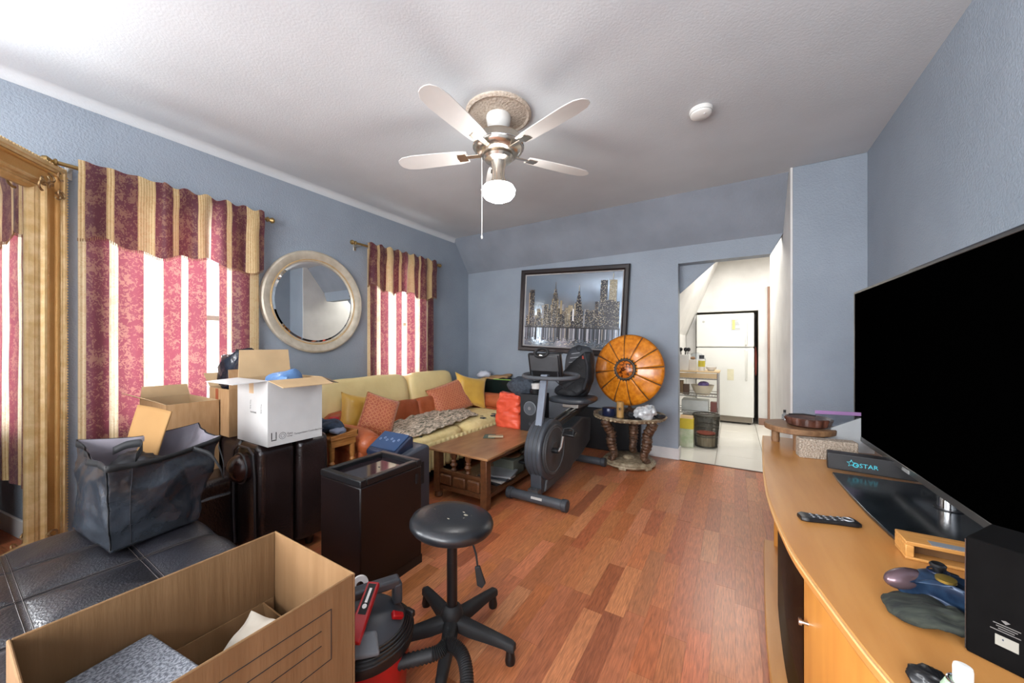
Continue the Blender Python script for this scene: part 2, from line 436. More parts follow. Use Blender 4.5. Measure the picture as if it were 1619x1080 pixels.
# white baseboards
g = G().box(LX, -.495, BY - .014, BY, 0, .115).box(-.497, -.483, BY - .014, BY + .14, 0, .115); g.struct('baseboard_back', white_trim, bevel=.004)
G().box(LX, LX + .014, RY, BY - .014, 0, .115).struct('baseboard_left', white_trim, bevel=.004)
G().box(.395, RX, 3.694, 3.71, 0, .115).struct('baseboard_right', white_trim, bevel=.004)
# metal strip at the kitchen threshold
G().box(-.48, .384, BY - .012, BY + .008, -.002, .005).struct('trim_threshold', mat('threshold_strip', '#4a3126', rough=.4), bevel=.002)

# ---- kitchen shell
KY = 6.55
G().box(-.78, 1.9, BY + .0, KY + .9, -.06, -.01).struct('floor_kitchen', mat('tile_grout', '#a8a296', rough=.9), smooth=False)
kf = bpy.data.objects['floor_kitchen']
tile_m = [mat('cream_tile_%s' % n, c, rough=.25, vscale=2, col2=c2) for n, c, c2 in (('a', '#dcd8cf', '#d6d2c8'), ('b', '#e0dcd2', '#d9d5cb'))]
T = .43
ty = BY + .012; k = 0
while ty < KY:
    tx = -1.12 + .10
    while tx < 1.9:
        x0, x1, y0, y1 = max(tx, -.775), min(tx + T, 1.88), ty, min(ty + T, KY + .05)
        if x1 - x0 > .02 and not (x0 > .383 and y0 < 5.0):
            if y0 < 5.4 and x1 > .384: x1 = .383
            n = .0025
            G().box(x0 + n, x1 - n, y0 + n, y1 - n, -.01, 0).part('tile', tile_m[k % 2], kf, bevel=.001, seg=1, smooth=False); k += 1
        tx += T
    ty += T
G().prism([(-.78, -.06), (-.66, -.06), (-.66, 1.35), (-.2, 2.5), (-.78, 2.5)], 'y', BY + .165, KY + .2).struct('wall_kitchen_slope', white_wall, smooth=False)
G().box(-.8, 2.0, BY + .14, KY + .9, 2.5, 2.6).struct('ceiling_kitchen', white_wall, smooth=False)
wall_with_holes('wall_kitchen_back', 'y', KY, .1, -.66, 2.0, -.06, 2.5, [(-.525, .315, -.06, 1.72)], white_wall, sgn=1)
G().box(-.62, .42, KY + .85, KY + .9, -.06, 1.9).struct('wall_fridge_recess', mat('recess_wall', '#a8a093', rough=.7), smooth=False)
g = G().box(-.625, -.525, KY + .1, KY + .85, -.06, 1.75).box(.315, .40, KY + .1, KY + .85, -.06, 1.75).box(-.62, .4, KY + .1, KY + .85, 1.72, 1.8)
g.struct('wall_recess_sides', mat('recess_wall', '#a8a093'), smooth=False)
G().box(1.9, 2.0, 5.3, KY + .1, -.06, 2.5).struct('wall_kitchen_right', white_wall, smooth=False)
G().box(.38, 2.0, 5.38, 5.44, -.06, 2.5).struct('wall_kitchen_return', white_wall, smooth=False)
redwood = mat('reddish_wood_trim', '#947260', rough=.4, vscale=20, stretch=(8, 8, .6), col2='#846454')
G().box(.316, .425, KY - .016, KY, 0, .10).struct('baseboard_kitchen', redwood, bevel=.003)
G().box(.425, .50, KY - .03, KY, 0, 2.06).struct('trim_door_casing', redwood, bevel=.004)
# blue wedge just behind the opening
G().prism([(-.66, 1.60), (-.13, 2.075), (-.13, 2.48), (-.66, 2.48)], 'y', BY + .141, BY + .16).struct('wall_wedge', wall_blue, smooth=False)

# ---- windows
def window(name, hole, plane='x'):
    y0, y1, z0, z1 = hole; x = LX - .09
    r = sroot(name, (x, y0, z0))
    g = G(); t = .035
    for a in ((y0, y0 + t, z0, z1), (y1 - t, y1, z0, z1), (y0, y1, z0, z0 + t), (y0, y1, z1 - t, z1)): g.box(x - .03, x + .03, *a)
    g.part('frame', white_trim, r, bevel=.004)
    zm = (z0 + z1) / 2
    G().box(x - .025, x + .025, y0 + t, y1 - t, zm - .02, zm + .02).part('meeting_rail', white_trim, r, bevel=.004)
    ym = (y0 + y1) / 2
    G().box(x - .015, x + .015, ym - .01, ym + .01, z0 + t, zm - .02).part('mullion', white_trim, r)
    G().box(x - .015, x + .015, ym - .01, ym + .01, zm + .02, z1 - t).part('mullion', white_trim, r)
    G().box(x - .002, x + .002, y0 + t, y1 - t, z0 + t, z1 - t).part('pane', clear_glass, r)
    G().box(LX - .06, LX + .03, y0 - .03, y1 + .03, z0 - .025, z0).part('sill', white_trim, r, bevel=.005)
window('window_1', W1); window('window_2', W2); window('window_added_left', W_FILL)  # the last one is added behind the camera to let in fill light
r = sroot('window_added_rear', (-1.2, RY, .75)); g = G(); yy = RY - .07  # rear window added out of view as a light source
for a in ((-2.55, -2.49, .75, 2.25), (.59, .65, .75, 2.25), (-2.55, .65, .75, .81), (-2.55, .65, 2.19, 2.25), (-1.51, -1.45, .75, 2.25), (-.45, -.39, .75, 2.25)):
    g.box(a[0], a[1], yy - .03, yy + .03, a[2], a[3])
g.part('frame', white_trim, r, bevel=.004)
for a, b in ((-2.49, -1.51), (-1.45, -.45), (-.39, .59)): G().box(a, b, yy - .002, yy + .002, .81, 2.19).part('pane', clear_glass, r)

# ------------------------------------------------------------------ curtains
def fold(y, seed, amp):
    return amp * (math.sin(y * 38 + seed) * .6 + math.sin(y * 61 + seed * 2.3) * .3) + amp * .6 * noise.noise(Vector((y * 9, seed, 0)))
def panel(y0, y1, z0, z1, uoff, seed, name, label, cat, amp=.014, group='damask curtains at the two windows', xx=None):
    X = LX + .085 if xx is None else xx
    g = G()
    g.grid(lambda u, v: (X + fold(y0 + (y1 - y0) * u, seed, amp) * (.6 + .6 * v) + .004 * noise.noise(Vector((u * 6, v * 5, seed))), y0 + (y1 - y0) * u, z1 + (z0 - z1) * v),
           max(40, int((y1 - y0) * 160)), 14, uv=lambda u, v: (uoff + (y1 - y0) * u * (1.0), v * (z1 - z0)))
    return g.solo(name, damask, label, cat, group=group, origin=(X, (y0 + y1) / 2, z0), ang=180)
def valance(y0, y1, zt, zb, uoff, seed, label, calm=0):
    X = LX + .115; g = G(); Wd = y1 - y0
    def pos(u, v):
        y = y0 + Wd * u
        k = (1 if u > calm else .35)
        zbot = zb + .022 * math.sin(y * 13 + seed) + .012 * math.sin(y * 37) - (.03 * u)
        z = zt + (zbot - zt) * v + (.012 * math.sin(y * 55 + seed) * (1 - v) * k)
        x = X + (fold(y, seed, .022 * k) * (.35 + .9 * v)) + .028 * math.sin(PI * min(1, v * 2.6)) * .4
        return (x, y, z)
    g.grid(pos, int(Wd * 150), 12, uv=lambda u, v: (uoff + Wd * u * 1.12, v * (zt - zb) + 5))
    v = g.solo('curtain_valance', damask, label, 'valance', origin=(X, (y0 + y1) / 2, zb), ang=180)
    # fringe on the hem
    h = G(); n = int(Wd * 110)
    for i in range(n):
        u = i / n; p = Vector(pos(u, 1)) - Vector((X, (y0 + y1) / 2, zb))
        h.box(p.x - .001, p.x + .001, p.y - .0015, p.y + .0015, p.z - .014 - .004 * rnd.random(), p.z + .002)
    f = h.part('fringe', mat('gold_fringe', '#8a6440', rough=.7), v, smooth=False); f['kind'] = 'stuff'
    return v
panel(.455, 1.045, .40, 2.18, -.012, 1.0, 'curtain', 'wide burgundy damask curtain with gold stripes beside the gilt standing mirror', 'curtain')
panel(1.115, 1.375, .40, 2.18, .06, 3.0, 'curtain', 'narrow burgundy damask curtain hanging beside the round silver mirror', 'curtain', amp=.02)
panel(2.36, 2.83, .45, 2.18, -.012, 5.0, 'curtain', 'gold striped damask curtain half above the sofa, on the round mirror side', 'curtain')
panel(2.868, 3.31, .45, 2.18, .12, 7.0, 'curtain', 'gold striped damask curtain above the sofa, on the room corner side', 'curtain', amp=.018)
valance(.45, 1.40, 2.245, 1.80, -.012, 1.0, 'bunched burgundy and gold valance over the window by the gilt mirror', calm=.38)
valance(2.34, 3.33, 2.24, 1.79, -.012, 2.0, 'burgundy and gold valance over the window behind the sofa', calm=0)
def rod(y0, y1, label):
    t = thing('curtain_rod', label, 'curtain rod', (LX, (y0 + y1) / 2, 2.2)); X = LX + .10
    G().cyl((X, y0, 2.2), (X, y1, 2.2), .011).part('rod', brass, t)
    for s, y in ((-1, y0), (1, y1)):
        M = Matrix.Rotation(s * -PI / 2, 4, 'X')
        G().lathe([(.011, 0), (.02, .004), (.02, .012), (.010, .018), (.018, .03), (.024, .04), (.018, .055), (.004, .062)], 16, (X, y, 2.2), M).part('finial', brass, t)
        yb = y - s * .05
        G().box(LX, LX + .10, yb - .006, yb + .006, 2.185, 2.2).box(LX, LX + .008, yb - .014, yb + .014, 2.15, 2.24).part('bracket', light_metal, t, bevel=.002)
rod(.38, 1.42, 'antique brass curtain rod of the window by the gilt mirror'); rod(2.22, 3.37, 'antique brass curtain rod of the window above the sofa')

# ------------------------------------------------------------------ gilt standing mirror
A = Vector((-3.235, .415, 0)); dv = Vector((.761, -.649, 0)); nv = Vector((.649, .761, 0))
t = thing('standing_mirror', 'tall mirror with a wide ornate gilt frame leaning in the corner by the window', 'mirror', tuple(A), (0, 0, math.degrees(math.atan2(dv.y, dv.x))), world=False)
# local: x along frame, y towards room (left normal), z up
Wm, Hm, FW = 1.02, 2.19, .172
def ring_prof(prof, name, m):
    """mitred picture-frame moulding; prof = [(inset, proud)]"""
    g = G(); rings = []
    for (i, d) in prof:
        rings.append([(i, d, i), (Wm - i, d, i), (Wm - i, d, Hm - i), (i, d, Hm - i)])
    g.rings(rings + [rings[0]], cap0=False, cap1=False)
    return g.part(name, m, t, ang=30)
ring_prof([(0, -.05), (0, .0), (.012, .015), (.030, .018), (.034, .012), (.046, .012), (.046, -.05)], 'outer_moulding', gold_light)
ring_prof([(.046, -.05), (.046, .006), (.052, .010), (.060, .006), (.063, -.004), (.080, -.010), (.104, -.010), (.116, -.002), (.116, -.05)], 'cove_moulding', gold)
ring_prof([(.116, -.05), (.116, .002), (.123, .007), (.130, .002), (.134, -.012), (.142, -.016), (.147, -.012), (.155, -.018), (.160, -.018), (FW, -.032), (FW, -.05)], 'inner_moulding', gold_light)
G().box(FW - .01, Wm - FW + .01, -.046, -.040, FW - .01, Hm - FW + .01).part('mirror_glass', mirror_m, t)
G().box(.01, Wm - .01, -.055, -.05, .01, Hm - .01).part('backing', mat('frame_backing', '#5a4632'), t)
bead = G()
for z in [i * .016 for i in range(2, int(Hm / .016) - 1)]:
    bead.ell((.006, .010, z), (.006, .006, .0062), 6, 4)
for x in [i * .016 for i in range(1, int(Wm / .016))]:
    bead.ell((x, .010, Hm - .006), (.0062, .006, .006), 6, 4)
b = bead.part('bead_trim', gold_light, t); b['kind'] = 'stuff'
def scrolls(cx, cz, sx, sz, seed):
    g = G(); rr = random.Random(seed)
    for k in range(9):
        a0 = rr.uniform(0, 2 * PI); x = cx + sx * rr.uniform(.0, .13); z = cz + sz * rr.uniform(.0, .13); R0 = rr.uniform(.014, .034); pts = []; rad = []
        for i in range(16):
            f = i / 15; a = a0 + f * 4.6; q = R0 * (1 - .7 * f)
            pts.append((x + q * math.cos(a), .012 + .01 * math.sin(f * 3), z + q * math.sin(a))); rad.append(.006 * (1 - .5 * f))
        g.tube(pts, rad, 6)
    g.part('corner_ornament', mat('antique_silvered_gilt', '#b89a70', rough=.4, metal=.8, col2='#8d7050', vscale=40), t)
scrolls(.05, Hm - .05, 1, -1, 3); scrolls(.05, .05, 1, 1, 4); scrolls(Wm - .05, Hm - .05, -1, -1, 5); scrolls(Wm - .05, .05, -1, 1, 6)

# ------------------------------------------------------------------ round wall mirror
cy, cz = 1.865, 1.587
t = thing('round_mirror', 'large round wall mirror in a broad champagne silver frame', 'mirror', (LX, cy, cz), (0, 90, 0), world=False)
champ = mat('champagne_silver', '#d6ccba', rough=.38, metal=.35, col2='#c2b8a4', vscale=14, bump=.08, bscale=80)
g = G(); prof = [(.366, .024), (.372, .032), (.380, .030), (.398, .038), (.424, .050), (.446, .052), (.458, .044), (.462, .026), (.455, 0), (.366, 0)]
g.lathe(prof + [prof[0]], 96); g.f = g.f[:-2]; g.mi = g.mi[:-2]; g.col = g.col[:-2]
g.part('frame', champ, t)
G().torus((0, 0, .034), .382, .004, 96, 8).part('inner_bead', gold_light, t)
g = G().lathe([(.0005, .022), (.348, .022), (.369, .018), (.369, .01)], 96); g.part('mirror_glass', mirror_m, t, ang=2)

# ------------------------------------------------------------------ framed skyline picture
PWd, PH = 1.385, 1.04
t = thing('framed_picture', 'large black framed city skyline picture on reflective silver glass', 'picture', (-1.69, BY - .03, 1.612), (0, 3.0, 0), world=False)
def pf(prof, name, m):
    rings = [[(-PWd / 2 + i, -d, -PH / 2 + i), (PWd / 2 - i, -d, -PH / 2 + i), (PWd / 2 - i, -d, PH / 2 - i), (-PWd / 2 + i, -d, PH / 2 - i)] for i, d in prof]
    G().rings(rings + [rings[0]], cap0=False, cap1=False).part(name, m, t, ang=30)
pf([(0, -.02), (0, .018), (.01, .026), (.045, .022), (.062, .008), (.064, -.02)], 'frame', mat('black_brown_frame', '#1d1718', rough=.32, col2='#2a201f', vscale=5))
pf([(.062, -.02), (.062, .008), (.074, .004), (.076, -.02)], 'inner_lip', mat('frame_lip_silver', '#8d8a88', rough=.3, metal=.7))
G().box(-PWd / 2 + .02, PWd / 2 - .02, .004, .012, -PH / 2 + .02, PH / 2 - .02).part('picture_panel', mat('silver_glass_print', '#98a3ae', rough=.10, metal=.6, col2='#8e99a5', vscale=1.2), t)
pm = attrmat('print_ink', rough=.3, grain=.1)
g = G(); rr = random.Random(12); W0, H0 = PWd - .16, PH - .16; depth = [.0030]
def rect(u0, u1, v0, v1, c):
    depth[0] += .0000012
    y = -depth[0] + .006
    g.c = lin(c)[:3]
    g.quad(((u0 - .5) * W0, y, (v0 - .5) * H0), ((u1 - .5) * W0, y, (v0 - .5) * H0), ((u1 - .5) * W0, y, (v1 - .5) * H0), ((u0 - .5) * W0, y, (v1 - .5) * H0))
INK = ['#15161c', '#1d1f28', '#2a2b33', '#24222a']; LIT = ['#c9b98f', '#d9d2bd', '#a08a58', '#8f8a7c', '#e2ddcf', '#6d6552']
def tower(u, w, v1, lit=.45, body=None, v0=.27, cw=.0075, ch=.011):
    rect(u, u + w, v0, v1, body or rr.choice(INK))
    nx = max(2, int(w / cw)); nz = max(2, int((v1 - v0) / ch))
    for i in range(nx):
        for j in range(nz):
            if rr.random() < lit:
                a = u + w * (i + .15) / nx; b = u + w * (i + rr.uniform(.6, .95)) / nx; c = v0 + (v1 - v0) * (j + .2) / nz; d = v0 + (v1 - v0) * (j + .8) / nz
                rect(a, b, c, d, rr.choice(LIT))
for i in range(26):
    u = rr.random() * .94; tower(u, rr.uniform(.03, .06), rr.uniform(.42, .60), .35, cw=.008, ch=.013, body=rr.choice(['#9a8d74', '#7d7463', '#8d8f94', '#6b6456']))
for i in range(44):   # low skyline
    u = rr.random() * .965; tower(u, .034, rr.uniform(.34, .52), .42, cw=.008, ch=.013, body=rr.choice(INK + ['#6e6148', '#57524a']))
tower(.045, .055, .80, .35); rect(.035, .047, .30, .76, '#9a8468'); tower(.215, .04, .58, .5); tower(.26, .03, .52, .4)
# stepped spire towers
tower(.30, .075, .66, .6, body='#6a5c44'); tower(.312, .05, .74, .6); tower(.322, .03, .80, .6); rect(.334, .340, .80, .90, '#5a5144')
tower(.37, .045, .53, .5); rect(.395, .415, .45, .64, '#9c8c6c'); tower(.42, .03, .47, .4)
tower(.56, .06, .62, .45); tower(.572, .036, .70, .45); tower(.58, .018, .76, .4); rect(.587, .591, .76, .84, '#cfc6a6')
rect(.53, .545, .36, .52, '#e8e8ea'); tower(.66, .09, .50, .35); tower(.755, .035, .62, .3)
tower(.80, .065, .90, .45, body='#23252e'); tower(.885, .07, .90, .6, body='#8a826b'); rect(.915, .920, .9, .985, '#b0a888')
tower(.86, .075, .64, .2); tower(.935, .05, .62, .3)
# bridge deck and reflections
rect(0, 1, .255, .275, '#15161c'); rect(0, 1, .285, .290, '#3a3a42')
for i in range(120):
    u = i / 120; wv_ = rr.uniform(.002, .0065); rect(u, u + wv_, rr.uniform(.06, .12), .255, rr.choice(INK + ['#c8c6cc', '#b8a890', '#8b8894', '#d6d4da']))
for i in range(11): rect(.03 + i * .09, .042 + i * .09, .08, .27, '#15161c')
for i in range(420):
    u = rr.random(); v = rr.uniform(.0, .12); rect(u, u + rr.uniform(.005, .02), v, v + rr.uniform(.003, .009), rr.choice(INK + ['#5b6a7c', '#c4bca8', '#34465c']))
p = g.part('skyline_print', pm, t, colors=True, smooth=False, fixn=False); p['kind'] = 'stuff'
# ------------------------------------------------------------------ ceiling fan
fx, fy = -1.258, 1.883
t = thing('ceiling_fan', 'brushed nickel ceiling fan with white blades and a lit round lamp', 'ceiling fan', (fx, fy, CZ))
plaster = mat('tan_plaster_medallion', '#d6cabb', rough=.8, col2='#c0b09c', vscale=60, bump=.8, bscale=70)
g = G().lathe([(.0005, CZ), (.205, CZ), (.207, CZ - .012), (.19, CZ - .02), (.178, CZ - .012), (.09, CZ - .02), (.0005, CZ - .02)], 64, (fx, fy, 0)); g.part('medallion', plaster, t)
for k in range(28):
    a = 2 * PI * k / 28
nickel = mat('brushed_nickel', '#c6bcae', rough=.22, metal=.95, vscale=5)
G().lathe([(.075, CZ - .012), (.078, CZ - .03), (.07, CZ - .07), (.045, CZ - .10), (.03, CZ - .11)], 40, (fx, fy, 0)).part('canopy', white_plastic, t)
G().lathe([(.03, 2.56), (.032, 2.50)], 24, (fx, fy, 0)).part('downrod', nickel, t)
G().lathe([(.03, 2.52), (.10, 2.515), (.145, 2.49), (.158, 2.455), (.158, 2.435), (.150, 2.415), (.125, 2.395), (.10, 2.385), (.0005, 2.385)], 56, (fx, fy, 0)).part('motor_housing', nickel, t)
G().torus((fx, fy, 2.437), .158, .004, 56, 8).part('housing_ring', chrome, t)
blade_m = mat('white_fan_blade', '#d8d6d2', rough=.45, vscale=3)
for k in range(5):
    a = R(56 + 72 * k); M = Matrix.Translation((fx, fy, 2.40)) @ Matrix.Rotation(a, 4, 'Z') @ Matrix.Rotation(R(9), 4, 'X')
    g = G(); prof = []
    for s in (1, -1):
        q = [(.20, .048), (.26, .058), (.40, .064), (.56, .067), (.63, .058), (.665, .035), (.675, .012)]
        if s < 0: q = [(x, -y) for x, y in q[::-1]]
        prof += q
    h = G().prism(prof, 'z', -.003, .003); h.v = [tuple(M @ Vector(p)) for p in h.v]; b = h.part('blade', blade_m, t, bevel=.0015, seg=1)
    h = G().box(.10, .27, -.016, .016, -.006, -.001).obox((.235, 0, -.005), (.06, .07, .004)); h.v = [tuple(M @ Vector(p)) for p in h.v]; h.part('blade_iron', nickel, b, bevel=.002)
G().lathe([(.0005, 2.386), (.085, 2.386), (.095, 2.372), (.085, 2.355), (.05, 2.345), (.040, 2.30), (.040, 2.25), (.052, 2.21), (.075, 2.196), (.0005, 2.196)], 40, (fx, fy, 0)).part('light_fitter', nickel, t)
globe = mat('lit_opal_glass', (1, .985, .96), rough=.3, emit=25)
G().lathe([(.07, 2.198), (.095, 2.188), (.106, 2.168), (.103, 2.146), (.086, 2.122), (.05, 2.104), (.0005, 2.098)], 40, (fx, fy, 0)).part('lamp_globe', globe, t)
cx_, cy_ = fx - .085, fy - .06
pc = G().cyl((cx_, cy_, 2.37), (cx_, cy_, 1.88), .0022, n=6).ell((cx_, cy_, 1.872), (.006, .006, .012), 8, 6).part('pull_chain', mat('white_chain', '#e8e6e2'), t)

# smoke detector
t = thing('smoke_detector', 'round white smoke detector on the ceiling', 'smoke detector', (-.173, 2.506, CZ))
G().lathe([(.0005, CZ), (.064, CZ), (.066, CZ - .012), (.062, CZ - .022)], 40, (-.173, 2.506, 0)).part('base', white_plastic, t)
G().lathe([(.062, CZ - .022), (.058, CZ - .034), (.045, CZ - .042), (.0005, CZ - .044)], 40, (-.173, 2.506, 0)).part('cover', white_plastic, t)
G().torus((-.173, 2.506, CZ - .023), .060, .0022, 40, 6).part('vent_ring', mat('grey_slot', '#8a8f86'), t)
G().cyl((-.15, 2.48, CZ - .047), (-.15, 2.48, CZ - .04), .006, n=10).part('test_button', white_trim, t)

# ------------------------------------------------------------------ black ottoman
OX0, OX1, OY0, OY1, OZ = -2.345, -1.275, -.38, .645, .45
t = thing('leather_ottoman', 'large black leather ottoman with stitched square tufts under the black shopping bag', 'ottoman', ((OX0 + OX1) / 2, (OY0 + OY1) / 2, 0))
sx_ = [-2.345, -2.09, -1.828, -1.575, -1.275]; sy_ = [-.38, -.12, .146, .41, .645]
def seamd(v, S): return min(abs(v - s) for s in S[1:-1])
def otop(u, v):
    x = OX0 + (OX1 - OX0) * u; y = OY0 + (OY1 - OY0) * v
    d = min(seamd(x, sx_), seamd(y, sy_)); e = min(x - OX0, OX1 - x, y - OY0, OY1 - y)
    z = OZ - .026 * math.exp(-d / .05) - .045 * math.exp(-e / .02) + .004 * noise.noise(Vector((x * 7, y * 7, 0)))
    return (x, y, z)
G().grid(otop, 120, 116).part('cushion_top', black_leather, t, ang=180)
G().box(OX0, OX1, OY0, OY1, .06, OZ - .04).part('side_panel', black_leather, t, bevel=.02, seg=3)
g = G()
for s in sx_[1:-1]:
    for o in (-.007, .007):
        g.tube([(s + o, OY0 + .02 + (OY1 - OY0 - .04) * i / 60, otop((s + o - OX0) / (OX1 - OX0), (.02 + (OY1 - OY0 - .04) * i / 60) / (OY1 - OY0))[2] + .001) for i in range(61)], .0011, 4)
for s in sy_[1:-1]:
    for o in (-.007, .007):
        g.tube([(OX0 + .02 + (OX1 - OX0 - .04) * i / 60, s + o, otop((.02 + (OX1 - OX0 - .04) * i / 60) / (OX1 - OX0), (s + o - OY0) / (OY1 - OY0))[2] + .001) for i in range(61)], .0011, 4)
p = g.part('stitching', mat('brown_thread', '#302824', rough=.7), t); p['kind'] = 'stuff'
for a in (OX0 + .08, OX1 - .08):
    for b in (OY0 + .08, OY1 - .08): G().cyl((a, b, 0), (a, b, .065), .022, .03).part('foot', black_plastic, t)

# ------------------------------------------------------------------ dark brown leather loveseat
t = thing('leather_loveseat', 'dark brown leather loveseat with a scrolled arm, cartons resting on its back', 'sofa', (-2.6, 1.0, 0))
def rounded_block(x0, x1, y0, y1, z0, z1, r, name, m, axis='y', puff=.012, parent=None, seed=0, n=10):
    """block whose top edges are rolled; slightly puffed"""
    g = G(); rings = []
    K = 14
    for i in range(K + 1):
        f = i / K
        y = y0 + (y1 - y0) * f
        e = min(f, 1 - f) * (y1 - y0); ins = r * .55 * (1 - math.sqrt(max(0, 1 - (1 - min(1, e / (r * .55))) ** 2))) if e < r * .55 else 0
        pts = []
        for cxn, czn, a0 in ((x1 - r, z1 - r, 0), (x0 + r, z1 - r, 90)):
            for j in range(n + 1):
                a = R(a0 + 90 * j / n); pts.append((cxn + (r - ins) * math.cos(a), y, czn + (r - ins) * math.sin(a)))
        pts += [(x0 + ins, y, z0 + (z1 - z0) * .5 - r * .2), (x0 + ins, y, z0), (x1 - ins, y, z0), (x1 - ins, y, z0 + (z1 - z0) * .5 - r * .2)]
        rings.append(pts)
    g.rings(rings)
    g.jitter(puff * .4, 6, seed)
    return g.part(name, m, parent or t, ang=60)
rounded_block(-2.365, -2.12, .905, 1.105, .08, .665, .055, 'arm_panel', brown_leather, seed=1)
rounded_block(-2.365, -2.12, 1.112, 1.305, .08, .665, .055, 'back_panel', brown_leather, seed=2)
G().box(-3.08, -2.38, .72, 1.30, .06, .40).part('seat_base', brown_leather, t, bevel=.03, seg=3)
rounded_block(-3.07, -2.385, .72, .93, .36, .47, .04, 'seat_cushion', brown_leather, seed=3)
rounded_block(-3.10, -2.372, .925, 1.30, .30, .665, .06, 'backrest', brown_leather, seed=4)
# scroll end of the arm, with a padded boss and piping
M = Matrix.Rotation(PI / 2, 4, 'X')
reddish = mat('burnished_leather', '#4a2a24', rough=.22, spec=.7, col2='#2c1815', vscale=18, vlo=.4, vhi=.7)
sc = G().lathe([(.0005, .055), (.03, .052), (.052, .042), (.068, .026), (.076, .008), (.078, -.01), (.074, -.03)], 40, (-2.262, .885, .535), M); so = sc.part('scroll_boss', reddish, t)
G().torus((-2.262, .884, .535), .079, .005, 40, 8, M).part('piping', black_leather, so)
G().tube([(-2.36, .90, .10), (-2.365, .895, .3), (-2.365, .895, .44), (-2.37, .893, .55), (-2.34, .891, .625), (-2.29, .889, .652), (-2.18, .889, .655), (-2.135, .893, .625), (-2.125, .896, .5), (-2.125, .9, .10)], .006, 8).part('welt_cord', black_leather, t)
for x, y in ((-3.0, .80), (-2.2, .96), (-3.0, 1.22), (-2.2, 1.22)): G().cyl((x, y, 0), (x, y, .085), .02, .03).part('foot', mat('dark_walnut', '#3a2418'), t)

# ------------------------------------------------------------------ cartons
def carton(name, label, loc, rotz, w, d, h, outer, inner, flaps=(), tape=None, th=.004):
    t = thing(name, label, 'box', loc, (0, 0, rotz), world=False, group='open cartons on the leather loveseat')
    x, y = w / 2, d / 2
    g = G()
    def wall(pa, pb, qa, qb):  # outer edge pa-pb, inner edge qa-qb
        g.cur = 0; g.quad((*pa, 0), (*pb, 0), (*pb, h), (*pa, h))
        g.cur = 1; g.quad((*qb, th), (*qa, th), (*qa, h), (*qb, h)); g.quad((*pa, h), (*pb, h), (*qb, h), (*qa, h))
    P = [(-x, -y), (x, -y), (x, y), (-x, y)]; Q = [(-x + th, -y + th), (x - th, -y + th), (x - th, y - th), (-x + th, y - th)]
    for i in range(4): wall(P[i], P[(i + 1) % 4], Q[i], Q[(i + 1) % 4])
    g.cur = 0; g.quad(*[(*p, 0) for p in P[::-1]]); g.cur = 1; g.quad(*[(*q, th) for q in Q])
    g.part('body', [outer, inner], t, smooth=False, fixn=False)
    for side, ln, ang, *sw in flaps:
        L_ = {'f': w, 'b': w, 'l': d, 'r': d}[side]; a = R(ang)
        g = G(); tt = .0035
        # local strip: hinge along x, extends up by ln, then rotated outward by ang about hinge
        pr = [(-L_ / 2 + .002, 0), (L_ / 2 - .002, 0), (L_ / 2 - .012, ln), (-L_ / 2 + .012, ln)]
        Mf = Matrix.Rotation(a, 4, 'X')
        Mz = {'f': Matrix.Translation((0, -y, h)), 'b': Matrix.Translation((0, y, h)) @ Matrix.Rotation(PI, 4, 'Z'),
              'l': Matrix.Translation((-x, 0, h)) @ Matrix.Rotation(-PI / 2, 4, 'Z'), 'r': Matrix.Translation((x, 0, h)) @ Matrix.Rotation(PI / 2, 4, 'Z')}[side]
        MM = Mz @ Mf
        f = [MM @ Vector((p[0], 0, p[1])) for p in pr]; b = [MM @ Vector((p[0], tt, p[1])) for p in pr]
        g.cur = 0; g.quad(*f); g.cur = 1; g.quad(*b[::-1])
        for i in range(4): j = (i + 1) % 4; g.quad(f[j], f[i], b[i], b[j])
        g.part('flap', [inner, outer] if sw else [outer, inner], t, smooth=False, fixn=False)
    return t
wb = carton('cardboard_box', 'white cardboard box with open flaps standing on the leather loveseat', (-2.235, 1.075, .665), 0, .345, .29, .345, white_card, kraft_light,
            [('r', .135, 103), ('f', .15, 93, 1), ('l', .16, 4), ('b', .12, 112)])
# marks printed on the white carton (side facing +X and side facing the camera)
def mark(parent, box, name='printed_mark', m=ink):
    G().box(*box).part(name, m, parent, smooth=False)
X = .1728
mk = G().box(X - .001, X + .0003, -.128, -.124, .035, .072).box(X - .001, X + .0003, -.106, -.102, .035, .072).box(X - .001, X + .0003, -.128, -.102, .028, .033)
mk.part('printed_arrows', ink, wb, smooth=False)
G().torus((X, -.072, .047), .017, .0012, 24, 4, Matrix.Rotation(PI / 2, 4, 'Y')).torus((X, -.072, .047), .009, .001, 20, 4, Matrix.Rotation(PI / 2, 4, 'Y')).part('printed_ring', mat('grey_ink', '#6c6a68'), wb)
gi = mat('grey_ink', '#6c6a68')
text('Temperature Controlled Item', .0135, gi, 'printed_lettering', wb, (X + .0002, -.012, .040), (90, 0, 90))
text('Eyes', .016, gi, 'printed_lettering', wb, (X + .0002, -.048, .048), (90, 0, 90)); text('Package', .009, gi, 'printed_lettering', wb, (X + .0002, -.049, .036), (90, 0, 90))
text('This Side', .014, gi, 'printed_lettering', wb, (.10, -.1453, .22), (90, 90, 0)); text('This Side', .014, gi, 'printed_lettering', wb, (-.02, -.1453, .235), (90, 90, 0))
text('TRADEMARK', .012, gi, 'printed_lettering', wb, (-.02, -.1453, .165), (90, 0, 0))
G().box(-.03, .02, -.1462, -.145, .27, .345).part('tape', mat('tan_tape', '#c9a987', rough=.3), wb)
